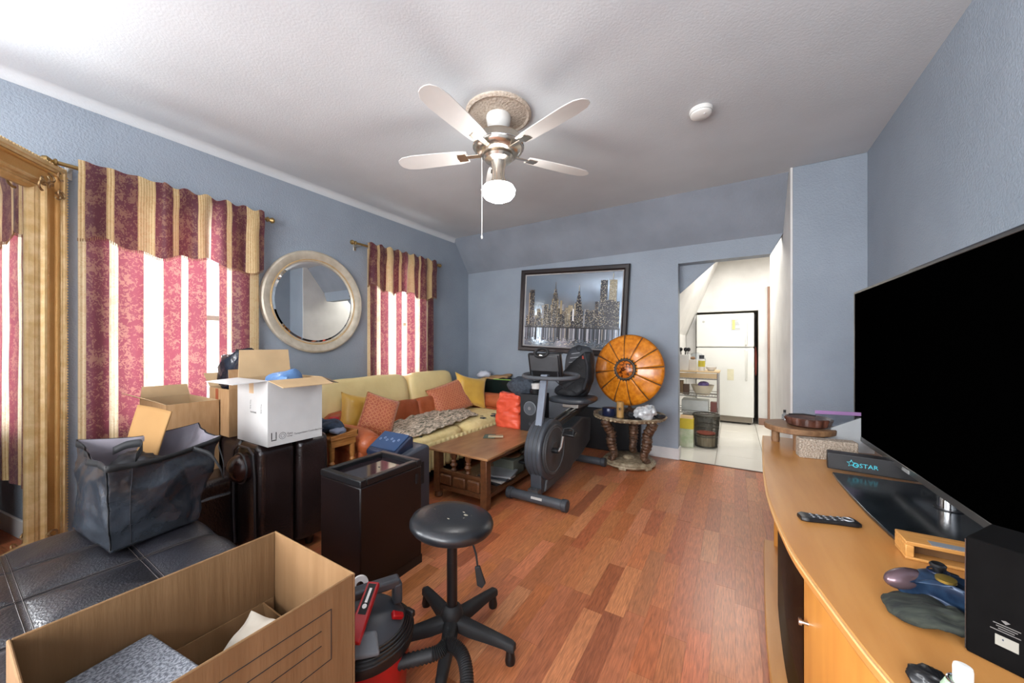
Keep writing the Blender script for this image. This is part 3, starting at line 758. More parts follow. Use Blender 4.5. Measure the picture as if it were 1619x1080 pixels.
# small parcel and blue bag poking out of the white carton
G().ell((0, 0, 0), (.10, .085, .05), 16, 10).jitter(.03, 14, 3).solo('plastic_bag', mat('blue_film', '#5a7fae', rough=.3, bump=.4, bscale=20), 'crumpled blue plastic bag inside the open white carton', 'bag', loc=(-2.20, 1.08, 1.0))
G().box(-.10, .10, -.09, .09, -.0, .28).solo('packing_filler', white_card, 'white packing carton insert under the blue plastic bag', 'insert', loc=(-2.22, 1.08, .675), bevel=.004)
# tall brown carton next to the white one
bb = carton('cardboard_box', 'tall brown carton with red printing and a crumpled black bag in it', (-2.615, 1.06, .665), 0, .275, .29, .275, kraft, kraft_light,
            [('l', .15, 60), ('b', .13, 18), ('r', .12, -20)])
red_ink = mat('rust_ink', '#8c4526', rough=.7)
G().box(-.045, -.008, -.1462, -.145, .19, .272).part('printed_band', red_ink, bb, smooth=False); G().box(-.045, -.012, -.1462, -.145, .01, .085).part('printed_band', red_ink, bb, smooth=False)
M9 = Matrix.Rotation(PI / 2, 4, 'X')
G().torus((-.028, -.1453, .137), .043, .0013, 28, 4, M9).torus((-.028, -.1453, .137), .026, .0013, 24, 4, M9).torus((-.028, -.1453, .137), .010, .0013, 24, 4, M9).part('printed_ring', mat('dull_rust_ink', '#94603c'), bb)
G().box(.1365, .138, -.06, -.035, .17, .20).part('printed_mark', mat('red_ink', '#8a2020'), bb, smooth=False)
def crumple(name, c, rad, m, label, cat, amp=.03, sc=14, seed=1, nu=40, nv=24, k=1):
    g = G().ell((0, 0, 0), rad, nu, nv)
    o = Vector((seed * 7.7, seed, seed * 2))
    for i, p in enumerate(g.v):
        q = Vector(p); n = q.normalized()
        a = noise.ridged_multi_fractal(q * sc + o, 1, 2, 3, 1, 2) - 1
        g.v[i] = tuple(q + n * amp * a * .5 + noise.noise_vector(q * sc * .5 + o) * amp * .6)
    zmin = min(p[2] for p in g.v)
    return g.solo(name, m, label, cat, loc=c, ang=180)
crumple('trash_bag', (-2.70, 1.07, 1.03), (.135, .12, .12), mat('black_blue_film', '#141a28', rough=.22, spec=.7, bump=.5, bscale=25), 'crumpled shiny black plastic bag spilling from the tall brown carton', 'bag', amp=.06, sc=13, seed=2)
# low open carton behind the shopping bag
lb = carton('cardboard_box', 'low open brown carton on the seat behind the black shopping bag', (-2.815, .79, .47), 0, .45, .235, .405, kraft, kraft_light,
            [('f', .09, 62), ('l', .07, 10)])
# envelope sticking out of the bag
g = G(); g.grid(lambda u, v: (.095 * (u - .5) * 2 * (1 - .08 * (1 - v)), .014 * math.sin(PI * u) + .02 * (v - .4) ** 2, .30 * v), 12, 14)
g.solo('padded_envelope', mat('manila_paper', '#a07c50', rough=.75, spec=.2, col2='#967248', vscale=4), 'manila padded envelope sticking up out of the black shopping bag', 'envelope', loc=(-2.285, .49, .615), rot=(R(-8), R(8), R(22)), solid=.006, ang=180)

# big cardboard box close to the camera
BX0, BX1, BYa, BYb, BZ = -1.258, -.848, .085, .592, .60
big = thing('moving_box', 'large open brown moving box in front of the black ottoman', 'box', ((BX0 + BX1) / 2, (BYa + BYb) / 2, 0))
g = G(); th = .006
for a in ((BX0, BX1, BYb - th, BYb), (BX0, BX1, BYa, BYa + th)): g.box(*a, .0, BZ)
for a in ((BX0, BX0 + th), (BX1 - th, BX1)): g.box(*a, BYa + th, BYb - th, 0, BZ)
big_m = mat('moving_box_card', '#7d6043', rough=.9, spec=.12, col2='#73573b', vscale=26, stretch=(1, 1, .08), bump=.12, bscale=90)
g.part('body', big_m, big, bevel=.002, seg=1, smooth=False)
G().box(BX0 + th, BX1 - th, BYa + th, BYb - th, .0, .012).part('bottom', big_m, big)
# inner folded flaps leaning on the walls
fold_m = mat('folded_card', '#94703f', rough=.9, spec=.15)
G().obox((BX0 + .03, (BYa + BYb) / 2, .27), (.004, BYb - BYa - .03, .26), (0, -7, 0)).part('inner_flap', big_m, big)
G().obox(((BX0 + BX1) / 2, BYb - .028, .27), (BX1 - BX0 - .03, .004, .26), (7, 0, 0)).part('inner_flap', big_m, big)
g = G(); X = BX1 + .0004
def ln(y0, z0, y1, z1, r=.0012):
    g.tube([(X, y0, z0), (X, y1, z1)], r, 4)
for a in ((.20, .546, .525, .546), (.525, .546, .525, .423), (.525, .423, .20, .423), (.20, .423, .20, .546), (.23, .508, .50, .508), (.23, .472, .50, .472)): ln(*a)
g.part('printed_lines', ink, big)
G().torus((0, 0, 0), .1, .1, 3, 3) if False else None
# contents of the big box
foam = mat('speckled_grey_foam', '#7f8288', rough=.9, col2='#4a4d55', vscale=160, vlo=.42, vhi=.58, bump=.4, bscale=180)
g = G().obox((0, 0, 0), (.33, .20, .30)); fo = g.solo('foam_block', foam, 'speckled grey foam slab inside the large moving box', 'foam', loc=(-1.055, .215, .345), rot=(R(4), R(-7), R(3)), bevel=.006)
def sheet(name, loc, rot, w, h, m, label, cat, amp=.02, seed=1, th=.0015, n=14):
    g = G().grid(lambda u, v: ((u - .5) * w, (v - .5) * h, amp * noise.noise(Vector((u * 3 + seed, v * 3, seed)))), n, n)
    return g.solo(name, m, label, cat, loc=loc, rot=[R(a) for a in rot], solid=th, ang=180)
paper = mat('off_white_paper', '#b9b0a2', rough=.8)
sheet('paper_sheet', (-1.08, .44, .36), (38, 22, 30), .16, .2, paper, 'crumpled beige paper standing beyond the foam in the moving box', 'paper', .05, 2)
sheet('paper_sheet', (-.955, .42, .40), (18, -24, 10), .17, .22, mat('white_printed_paper', '#cfcac2', rough=.6, col2='#a9a59d', vscale=50), 'glossy white printed paper beside the foam in the moving box', 'paper', .05, 5)
G().box(-1.2, -.9, .34, .58, .012, .30).jitter(.01, 9).solo('packing_paper', kraft_in, 'bundle of brown packing paper at the bottom of the moving box', 'paper', origin=(-1.05, .46, .012), bevel=.01) if True else None

# ------------------------------------------------------------------ black shopping bag
film = mat('black_woven_film', '#2b3037', rough=.26, spec=1, col2='#20242a', vscale=5, bump=.9, bscale=9, bdet=5)
t = thing('shopping_bag', 'crinkled black plastic shopping bag standing on the ottoman, stuffed and open', 'bag', (-2.1, .5, .45))
bot = [Vector(p) for p in ((-2.30, .31, .452), (-1.90, .345, .452), (-1.945, .615, .452), (-2.28, .60, .452))]
top = [Vector(p) for p in ((-2.345, .335, .80), (-1.868, .33, .775), (-1.925, .675, .80), (-2.27, .71, .81))]
def bagring(f, ins=0, n=30):
    pts = []
    c = [bot[i].lerp(top[i], f) for i in range(4)]; cen = sum(c, Vector()) / 4
    for i in range(4):
        for j in range(n):
            s = j / n; p = c[i].lerp(c[(i + 1) % 4], s)
            dirn = (p - cen); dirn.z = 0; dirn.normalize()
            bulge = .028 * math.sin(PI * s) * math.sin(PI * min(1, f * 1.1)) + .0
            sag = -.022 * math.sin(PI * s) * f ** 4
            wr = .016 * (noise.ridged_multi_fractal(Vector((p.x * 7, p.y * 7 + 3, p.z * 6)), 1, 2, 3, 1, 2) - 1) + .022 * noise.noise(Vector((p.x * 6 + 2, p.y * 6, p.z * 8)))
            wr *= min(1, f * 6 + .2) * (1 if f < .95 else .5)
            q = p + dirn * (bulge + wr - ins); q.z += sag
            if f < .02: q.z = .452
            pts.append(q)
    return pts
NF = 34
g = G().rings([bagring(i / NF) for i in range(NF + 1)], cap1=False); g.part('bag_body', film, t, ang=180)
G().rings([bagring(1 - .012 * i / 6, .004) for i in range(1)] + [bagring(1 - i * .07, .006) for i in range(1, 9)], cap0=False, cap1=True).part('lining', mat('bag_lining', '#7d7880', rough=.6), t, ang=180)
# rim band, seam and handles
rim = bagring(1.0); rim2 = bagring(.93)
g = G().rings([[p + Vector((0, 0, .002)) for p in bagring(1.0, -.002)], [p for p in bagring(.93, -.003)]], cap0=False, cap1=False); g.part('rim_band', black_matte, t, ang=180, solid=.002)
g = G().tube([bagring(i / NF, -.002)[30] for i in range(1, NF + 1)], .0018, 6); g.part('corner_seam', black_matte, t)
g = G().tube([bagring(i / NF, -.001)[36] for i in range(1, NF + 1)], .0012, 5); g.part('stitched_seam', mat('grey_thread', '#2c2c30'), t)
def strap(pts, name, wdt=.012):
    P = [Vector(p) for p in pts]; Q = []
    for i in range(len(P) - 1):
        for k in range(6): Q.append(P[i].lerp(P[i + 1], k / 6))
    Q.append(P[-1]); g = G()
    for it in range(3): Q = [Q[0]] + [(Q[i - 1] + Q[i] * 2 + Q[i + 1]) / 4 for i in range(1, len(Q) - 1)] + [Q[-1]]
    rings = [[q + Vector((0, 0, wdt)), q - Vector((0, 0, wdt))] for q in Q]
    g.rings(rings, close_u=False); g.part(name, black_matte, t, solid=.0015, ang=180)
strap([(-2.16, .40, .765), (-2.12, .43, .79), (-2.06, .46, .80), (-1.99, .45, .795), (-1.95, .42, .765)], 'handle', .016)
strap([(-1.915, .58, .77), (-1.88, .63, .74), (-1.865, .66, .67), (-1.88, .675, .62), (-1.905, .685, .68), (-1.92, .67, .76)], 'handle', .010)
crumple('black_cloth', (-2.09, .45, .70), (.10, .08, .055), mat('black_cloth', '#131318', rough=.6), 'rumpled black cloth lying inside the black shopping bag', 'cloth', amp=.03, sc=16, seed=9)

# ------------------------------------------------------------------ black tall cabinet with tray top
x0, x1, y0, y1, H = -1.79, -1.467, 1.05, 1.435, .568
t = thing('pedestal_bin', 'tall glossy black pedestal box with a recessed tray top behind the stool', 'pedestal', ((x0 + x1) / 2, (y0 + y1) / 2, 0))
gl_black = mat('espresso_laminate', '#150f10', rough=.3, col2='#0f0a0b', vscale=4)
G().box(x0 + .0015, x1 - .0015, y0 + .0015, y1 - .0015, .0, H - .034).part('body', gl_black, t, bevel=.006)
g = G()
r_ = .035
for a in ((x0, x1, y0, y0 + r_), (x0, x1, y1 - r_, y1)): g.box(*a, H - .0335, H)
for a in ((x0, x0 + r_), (x1 - r_, x1)): g.box(*a, y0 + r_, y1 - r_, H - .0335, H)
g.part('rim', black_plastic, t, bevel=.006, seg=3)
tray = G().box(x0 + r_, x1 - r_, y0 + r_, y1 - r_, H - .034, H - .024).part('tray', mat('glossy_dark_tray', '#241c20', rough=.08, spec=.9), t)
G().ell(((x0 + x1) / 2 + .01, (y0 + y1) / 2 + .03, H - .0235), (.007, .005, .0015), 12, 4).part('drain_hole', ink, tray)
G().box(x0 - .001, x1 + .0, y0 - .001, y1 + .001, 0, .045).part('plinth', black_plastic, t)
G().box(x1 - .002, x1 + .002, y1 - .045, y1 - .03, H - .12, H - .07).part('latch', black_matte, t)

# ------------------------------------------------------------------ portable air cooler with blue panel
x0, x1, y0, y1 = -2.04, -1.72, 1.50, 1.76
t = thing('air_purifier', 'dark grey floor air cooler with a sloping blue control panel', 'appliance', ((x0 + x1) / 2, (y0 + y1) / 2, 0))
dk = mat('blue_grey_plastic', '#3e434d', rough=.4, vscale=4)
G().prism([(y0, .02), (y1, .02), (y1, .525), (y1 - .03, .545), (y0 + .12, .53), (y0, .50)], 'x', x0, x1).part('body', dk, t, bevel=.02, seg=3)
G().prism([(y0 - .004, .49), (y1 - .10, .50), (y1 - .10, .60), (y1 - .12, .61), (y0 + .015, .535), (y0 - .004, .52)], 'x', x0 + .005, x1 - .05).part('head', mat('navy_plastic', '#262f44', rough=.25), t, bevel=.01, seg=3)
cp = G().prism([(y0 + .018, .539), (y1 - .123, .611), (y1 - .124, .615), (y0 + .017, .543)], 'x', x0 + .02, x1 - .065).part('control_panel', mat('blue_gloss_panel', '#2f4668', rough=.15, col2='#283d5c', vscale=3), t)
for i in range(6):
    xx = x0 + .05 + i * .032; s = .5 + .1 * (i % 2); yy_ = y0 + .018 + s * .117; zz = .543 + s * .0725 + .0008
    G().torus((xx, yy_, zz), .0075, .0009, 16, 4, Matrix.Rotation(math.atan2(.0725, .117), 4, 'X')).part('button', mat('pale_blue_print', '#9fb4d4'), cp)
G().box(x1 - .001, x1 + .002, y0 + .03, y1 - .06, .30, .44).part('side_vent', black_matte, t)
for a in (x0 + .05, x1 - .05):
    for b in (y0 + .05, y1 - .05): G().ell((a, b, .018), (.018, .018, .018), 12, 8).part('caster', black_plastic, t)

# ------------------------------------------------------------------ small wooden side table with jeans
pine = mat('honey_pine', '#a9713a', rough=.4, col2='#8f5a2a', vscale=14, stretch=(6, 1, 6), bump=.05)
t = thing('side_table', 'small honey-coloured wooden tray table between loveseat and cream sofa', 'table', (-2.36, 1.43, 0))
g = G().box(-2.56, -2.16, 1.335, 1.53, .585, .60); g.part('tabletop', pine, t, bevel=.004)
g = G().prism([(1.335, .60), (1.53, .60), (1.53, .63), (1.335, .615)], 'x', -2.56, -2.545).box(-2.56, -2.16, 1.52, 1.53, .60, .63).prism([(1.335, .60), (1.53, .60), (1.53, .63), (1.335, .615)], 'x', -2.172, -2.16); g.part('tray_lip', pine, t, bevel=.002)
G().box(-2.55, -2.17, 1.345, 1.52, .54, .585).part('apron', pine, t, bevel=.003)
for a in (-2.53, -2.19):
    for b in (1.36, 1.505):
        G().lathe([(.016, 0), (.018, .04), (.014, .05), (.017, .1), (.017, .40), (.012, .42), (.019, .435), (.012, .45), (.017, .47), (.018, .56)], 14, (a, b, 0)).part('leg', pine, t)
denim = mat('dark_denim', '#27303f', rough=.85, col2='#3c4a5e', vscale=30, bump=.3, bscale=90)
crumple('folded_jeans', (-2.39, 1.43, .652), (.16, .085, .042), denim, 'folded dark blue jeans on the small wooden tray table', 'jeans', amp=.03, sc=12, seed=4)
crumple('grey_sock', (-2.235, 1.43, .632), (.05, .045, .022), mat('pale_grey_knit', '#8a90a4', rough=.9), 'pale grey sock beside the jeans on the tray table', 'sock', amp=.014, sc=30, seed=6)

# ------------------------------------------------------------------ stool
sx0, sy0 = -.966, 1.11
t = thing('rolling_stool', 'round black vinyl stool on a five-legged base', 'stool', (sx0, sy0, 0))
vinyl = mat('black_vinyl', '#15171b', rough=.33, spec=.7, col2='#1d2024', vscale=6, bump=.05, bscale=120)
Mt = Matrix.Translation((sx0, sy0, .485)) @ Euler((R(-4), R(3), 0)).to_matrix().to_4x4()
g = G().lathe([(.0005, -.028), (.08, -.028), (.155, -.022), (.166, -.008), (.167, .004), (.160, .018), (.135, .030), (.09, .036), (.0005, .038)], 64); g.v = [tuple(Mt @ Vector(p)) for p in g.v]; seat = g.part('seat', vinyl, t)
g = G()
for (a, b, s, e) in ((.05, .02, .018, .012), (.06, -.01, .006, .022), (.028, .035, .012, .005), (.07, .03, .004, .01), (-.08, -.02, .012, .003), (.02, -.05, .012, .004)):
    q = Mt @ Vector((a, b, .0372 if abs(a) < .06 else .0355)); g.ell(q, (s * .6, e * .6, .0012), 10, 4)
g.part('scuff_mark', mat('worn_vinyl_patch', '#8d8676', rough=.9), seat)
G().cyl((sx0, sy0, .44), (sx0, sy0, .458), .06, .07).part('seat_plate', black_matte, t)
G().cyl((sx0, sy0, .13), (sx0, sy0, .33), .021).cyl((sx0, sy0, .33), (sx0, sy0, .45), .0205).part('column', black_plastic, t)
G().lathe([(.03, .075), (.042, .085), (.045, .12), (.035, .145), (.024, .155)], 24, (sx0, sy0, 0)).part('hub', black_matte, t)
lv = G().tube([(sx0 + .05, sy0 + .0, .452), (sx0 + .10, sy0 + .0, .44), (sx0 + .125, sy0 - .005, .395), (sx0 + .135, sy0 - .01, .36)], .004, 8).part('lever', black_plastic, t)
G().prism([(-.010, .03), (.010, .03), (.018, -.04), (.0, -.055), (-.016, -.04)], 'y', -.006, .006).part('lever_paddle', black_matte, lv, loc=(.143, -.01, .335), rot=(0, R(-12), R(35)), bevel=.003)
bpy.data.objects[lv.name]
for i, o in enumerate([x for x in C.objects if x.name.startswith('lever_paddle')]): o.location = (.142, -.01, .33)
for k, (dg, ln_) in enumerate(((10, .262), (84, .262), (158, .268), (230, .262), (302, .255))):
    a = R(dg); u = Vector((math.cos(a), math.sin(a), 0)); s = Vector((-u.y, u.x, 0)); rings = []
    for f, hw, zt, zb in ((.03, .030, .118, .075), (.09, .027, .108, .065), (.17, .022, .098, .062), (ln_ - .03, .019, .088, .058), (ln_ - .005, .018, .084, .052), (ln_ + .008, .014, .076, .05)):
        c = Vector((sx0, sy0, 0)) + u * f
        rings.append([c + s * hw + Vector((0, 0, zb)), c + s * hw * .95 + Vector((0, 0, (zt + zb) / 2 + .008)), c + s * hw * .5 + Vector((0, 0, zt)), c - s * hw * .5 + Vector((0, 0, zt)), c - s * hw * .95 + Vector((0, 0, (zt + zb) / 2 + .008)), c - s * hw + Vector((0, 0, zb))])
    lg = G().rings(rings).part('leg', black_matte, t, ang=50)
    c = Vector((sx0, sy0, 0)) + u * (ln_ - .01)
    G().lathe([(.018, .0), (.02, .012), (.017, .03), (.014, .06)], 16, (c.x, c.y, 0)).part('foot_glide', black_plastic, lg)

# ------------------------------------------------------------------ shop vacuum
vx, vy = -1.035, .762
t = thing('vacuum_cleaner', 'red and black canister vacuum beside the moving box', 'vacuum', (vx, vy, 0))
redp = mat('red_plastic', '#a5161a', rough=.3, vscale=4)
G().lathe([(.0005, .02), (.118, .02), (.125, .035), (.138, .20), (.142, .225), (.0005, .225)], 40, (vx, vy, 0)).part('tank', redp, t)
G().lathe([(.142, .218), (.150, .222), (.152, .245), (.146, .262), (.135, .268)], 48, (vx, vy, 0)).part('rim', black_plastic, t)
G().lathe([(.135, .262), (.130, .275), (.11, .30), (.085, .322), (.04, .33), (.0005, .331)], 40, (vx, vy, 0)).part('motor_head', grey_plastic, t)
g = G()
for i in range(5): g.torus((vx, vy, .252 + .007 * i), .149 - .006 * i, .0042, 48, 8)
g.part('power_cord', black_plastic, t)
hn = G().obox((vx + .0, vy + .01, .385), (.20, .042, .03), (0, 0, 62)).obox((vx - .045, vy - .07, .35), (.03, .04, .07), (0, 0, 62)).obox((vx + .045, vy + .09, .35), (.03, .04, .07), (0, 0, 62)).part('handle', grey_plastic, t, bevel=.008, seg=3)
cl = G().prism([(-.023, -.10), (.023, -.10), (.019, .065), (-.019, .065)], 'z', .0, .02).part('latch_clip', redp, t, loc=(.050, -.035, .375), rot=(R(30), R(4), R(30)), bevel=.004)
G().prism([(-.012, -.03), (.012, -.03), (.012, .057), (-.012, .057)], 'z', .0202, .0212).part('clip_label', ink, cl)
G().cyl((0, -.008, .0212), (0, -.008, .0216), .007, n=14).box(-.004, .004, .002, .044, .0212, .0216).part('clip_logo', white_plastic, cl)
G().prism([(-.012, 0), (.012, 0), (.009, .04), (-.009, .04)], 'z', 0, .016).part('power_switch', redp, t, loc=(.085, .03, .315), rot=(R(-30), R(15), R(-30)), bevel=.004)
G().prism([(-.045, -.03), (.045, -.03), (.03, .035), (-.03, .035)], 'z', 0, .018).part('filter_cover', mat('pale_grey_plastic', '#74797e', rough=.3), t, loc=(.085, -.065, .285), rot=(R(38), 0, R(45)), bevel=.008)
G().box(vx + .10, vx + .135, vy + .075, vy + .09, .30, .32).part('cord_plug', black_plastic, t, bevel=.004)
# corrugated hose looping over the stool base
pts = []
ctrl = [(vx + .10, vy + .01, .18), (vx + .21, vy + .10, .20), (-.80, .90, .215), (-.745, .905, .20), (-.69, .86, .17), (-.66, .79, .13), (-.66, .70, .08), (-.69, .60, .035), (-.78, .50, .03), (-.80, .40, .03)]
ctrl = [Vector(c) for c in ctrl]
for i in range(len(ctrl) - 1):
    p0 = ctrl[max(0, i - 1)]; p1 = ctrl[i]; p2 = ctrl[i + 1]; p3 = ctrl[min(len(ctrl) - 1, i + 2)]
    for k in range(24):
        s = k / 24; pts.append(.5 * ((2 * p1) + (p2 - p0) * s + (2 * p0 - 5 * p1 + 4 * p2 - p3) * s * s + (3 * p1 - p0 - 3 * p2 + p3) * s ** 3))
G().tube(pts, [.022 if i % 2 else .0178 for i in range(len(pts))], 14).part('hose', black_matte, t, ang=80)
for k in range(4):
    a = R(45 + 90 * k); G().ell((vx + .10 * math.cos(a), vy + .10 * math.sin(a), .018), (.017, .017, .018), 12, 8).part('caster', black_plastic, t)
g = G().lathe([(.028, -.012), (.028, .012), (.012, .012), (.012, -.012), (.028, -.012)], 28); g.f = g.f[:-2]; g.mi = g.mi[:-2]; g.col = g.col[:-2]
g.solo('tape_roll', mat('white_tape', '#e4e0dc', rough=.5), 'roll of white tape leaning on top of the vacuum', 'tape', loc=(-1.12, .80, .356), rot=(R(70), 0, R(55)))
# ------------------------------------------------------------------ cream and orange leather sofa
t = thing('leather_sofa', 'long cream leather sofa with burnt orange arms below the far window', 'sofa', (-2.7, 2.7, 0))
cream = mat('cream_leather', '#f2dda0', rough=.34, spec=.5, col2='#e8d294', vscale=4, bump=.25, bscale=30)
orange = mat('burnt_orange_leather', '#b4603a', rough=.36, spec=.5, col2='#a04f2a', vscale=9, bump=.3, bscale=40)
cloth_cream = mat('cream_seat_cloth', '#f0dca2', rough=.8, col2='#e4cd8e', vscale=18, bump=.3, bscale=30)
SY0, SY1 = 1.76, 3.60
G().box(-3.2, -2.20, SY0 - .08, SY1 + .08, .07, .26).part('base', black_matte, t, bevel=.02)
def cushion(x0, x1, y0, y1, z0, z1, name, m, rot=None, puff=.03, seed=0, p=5, parent=None):
    """puffed rounded cuboid"""
    g = G(); cx, cy, cz_ = (x0 + x1) / 2, (y0 + y1) / 2, (z0 + z1) / 2; a, b, c = (x1 - x0) / 2, (y1 - y0) / 2, (z1 - z0) / 2
    NV, NU = 20, 44
    rings = []
    for i in range(NV + 1):
        th = -PI / 2 + PI * i / NV; r = []
        for j in range(NU):
            ph = 2 * PI * j / NU
            d = Vector((math.cos(th) * math.cos(ph), math.cos(th) * math.sin(ph), math.sin(th)))
            k = (abs(d.x) ** p + abs(d.y) ** p + abs(d.z) ** p) ** (-1 / p) if d.length else 1
            q = Vector((d.x * k * a, d.y * k * b, d.z * k * c))
            q += noise.noise_vector(q * 5 + Vector((seed, 0, 0))) * puff * .3
            if rot: q = rot @ q
            r.append(q + Vector((cx, cy, cz_)))
        rings.append(r)
    return g.rings(rings).part(name, m, parent or t, ang=180)
ym = 2.72
tilt = Matrix.Rotation(R(-12), 3, 'Y')
for a, b in ((SY0 - .04, ym - .01), (ym + .01, 3.42)):
    cushion(-3.15, -2.93, a, b, .50, .885, 'back_cushion', cream, rot=tilt, seed=a * 3, p=6)
for a, b in ((SY0, ym), (ym, SY1)):
    cushion(-3.02, -2.80, a - .012, b + .012, .36, .625, 'lumbar_cushion', orange, rot=tilt, seed=a * 5, p=9, puff=.015)
for a, b in ((SY0, ym), (ym, SY1)):
    cushion(-2.95, -2.17, a, b, .235, .435, 'seat_cushion', cloth_cream, seed=a * 7, p=7)
# pleated front valance of the seat cover
g = G().grid(lambda u, v: (-2.165 + .008 * math.sin(u * 190) * (.3 + v), SY0 + (SY1 - SY0) * u, .38 - .24 * v), 420, 8)
g.part('pleated_skirt', cloth_cream, t, solid=.003, ang=180)
def arm(yc, sg):
    g = G(); rings = []
    K = 20
    for i in range(K + 1):
        x = -3.12 + (.98) * i / K; r = .105 * (1 if i < K - 2 else (.93 if i < K - 1 else (.8 if i < K else .5)))
        r += .004 * noise.noise(Vector((x * 9, yc, 0)))
        rings.append([(x, yc + r * math.cos(2 * PI * j / 24), .50 + r * .95 * math.sin(2 * PI * j / 24)) for j in range(24)])
    g.rings(rings); a = g.part('armrest', orange, t, ang=80)
    G().box(-3.15, -2.20, yc - .075, yc + .075, .10, .50).part('arm_panel', orange, t, bevel=.02, seg=3)
    M = Matrix.Rotation(PI / 2, 4, 'Y')
    G().lathe([(.0005, .012), (.03, .010), (.055, .0), (.058, -.02)], 24, (-2.135, yc, .50), M).part('arm_rosette', orange, a)
arm(1.645, -1); arm(3.70, 1)
for x in (-3.1, -2.25):
    for y in (SY0 - .05, ym, SY1 + .05): G().cyl((x, y, 0), (x, y, .075), .022, .03).part('foot', black_plastic, t)
# fabric flowers on the seat cover edge
fl = mat('slate_flower_print', '#3a3e46', rough=.8)
g = G(); rr = random.Random(5)
for (x, y, s) in ((-2.24, 3.06, 1), (-2.21, 3.22, 1.2), (-2.27, 3.30, .8), (-2.30, 3.12, .6), (-2.25, 2.02, .45), (-2.32, 2.10, .4), (-2.22, 2.16, .4)):
    for k in range(5):
        a = 2 * PI * k / 5 + y; zz = .4365
        g.ell((x + .022 * s * math.cos(a), y + .022 * s * math.sin(a), .432), (.017 * s, .017 * s, .004), 10, 4)
g.part('flower_print', fl, t)
# rumpled throw
def throw_fn(u, v):
    x = -2.86 + .60 * v + .06 * math.sin(u * 5); y = 1.98 + 1.18 * u + .10 * math.sin(v * 4)
    e = min(u, 1 - u, v, 1 - v) * 6
    z = .438 + .012 + min(1, e) * .045 * (.5 + .6 * noise.noise(Vector((x * 5, y * 5, 3)))) + .020 * noise.noise(Vector((x * 16, y * 12, 1))) + .012 * abs(math.sin((x * 14 + y * 22) + 3 * noise.noise(Vector((x * 4, y * 4, 0)))))
    return (x, y, max(.438, z))
tm = bpy.data.materials.new('speckled_throw'); tm.use_nodes = True; nt = tm.node_tree; b = nt.nodes['Principled BSDF']; N = nt.nodes.new; L = nt.links.new
tc = N('ShaderNodeTexCoord'); mp = N('ShaderNodeMapping'); mp.inputs['Rotation'].default_value = (0, 0, .5); mp.inputs['Scale'].default_value = (34, 12, 10); n1 = N('ShaderNodeTexNoise'); n1.inputs['Scale'].default_value = 1.6; n1.inputs['Detail'].default_value = 2; n1.inputs['Distortion'].default_value = 1.2
L(tc.outputs['Object'], mp.inputs[0]); L(mp.outputs[0], n1.inputs['Vector']); r1 = N('ShaderNodeValToRGB'); e = r1.color_ramp.elements
e[0].position = .38; e[0].color = lin('#5e5d4e'); e[1].position = .62; e[1].color = lin('#dccdb8'); x = e.new(.5); x.color = lin('#b3a28e')
L(n1.outputs['Fac'], r1.inputs[0]); L(r1.outputs[0], b.inputs['Base Color']); b.inputs['Roughness'].default_value = .9
G().grid(throw_fn, 90, 60).solo('throw_blanket', tm, 'rumpled beige and olive patterned throw spread on the sofa seat', 'blanket', solid=.006, ang=180, origin=(-2.56, 2.57, .43))

def pillow(name, label, loc, rot, w, h, th, m, group='throw pillows on the cream sofa', trim=None, pinch=.10):
    t = thing(name, label, 'pillow', loc, rot, world=False, group=group)
    g = G(); N_ = 22
    for s in (1, -1):
        def fn(u, v, s=s):
            a, b = u * 2 - 1, v * 2 - 1
            ea = 1 - pinch * (1 - b * b) ** 1 * abs(a) ** 3 * 1.0; eb = 1 - pinch * (1 - a * a) * abs(b) ** 3
            z = s * th * ((1 - a ** 4) * (1 - b ** 4)) ** .6
            z += .006 * noise.noise(Vector((a * 3 + w * 9, b * 3, s)))* (1 - a ** 4) * (1 - b ** 4)
            return (a * w / 2 * ea, b * h / 2 * eb, z)
        g.grid(fn, N_, N_)
    bm_ = g.part('cover', m, t, ang=180)
    if trim:
        P = []
        for k in range(4):
            for i in range(N_):
                f = i / N_ * 2 - 1; a, b = ((f, -1), (1, f), (-f, 1), (-1, -f))[k]
                P.append((a * w / 2 * (1 - pinch * (1 - b * b) * abs(a) ** 3), b * h / 2 * (1 - pinch * (1 - a * a) * abs(b) ** 3), 0))
        P.append(P[0]); G().tube(P, .005, 6).part('piping', trim, bm_)
    return t
satin = mat('gold_satin', '#d9ac48', rough=.3, spec=.7, col2='#c79a3a', vscale=4, sheen=.3, bump=.2, bscale=14)
medal = patternmat('orange_medallion_cloth', '#b0583a', '#cf8a5c', 26)
trim_o = mat('tan_piping', '#b08050', rough=.6)
# rot: local x/y = pillow plane, z = thickness
pillow('throw_pillow', 'gold satin pillow half behind the patterned pillow at the near sofa arm', (-2.80, 1.99, .60), (72, 12, 75), .34, .34, .07, satin, pinch=.12)
pillow('throw_pillow', 'orange patterned pillow propped diagonally at the near sofa arm', (-2.55, 2.0, .60), (64, 22, 62), .29, .35, .075, medal, trim=trim_o, pinch=.05)
pillow('throw_pillow', 'orange medallion pillow lying low at the far end of the sofa', (-2.78, 3.16, .585), (62, -12, 80), .50, .36, .07, medal, trim=trim_o, pinch=.05)
pillow('throw_pillow', 'shiny yellow satin pillow with a pinched corner by the far sofa arm', (-2.72, 3.47, .635), (72, 12, 66), .44, .40, .075, satin, trim=mat('pale_gold_cord', '#d8bc70'), pinch=.2)
G().obox((0, 0, 0), (.06, .05, .04)).solo('red_box', mat('red_card', '#c22a34'), 'small red box on the sofa arm behind the white carton', 'box', loc=(-2.62, 1.645, .622), bevel=.004)

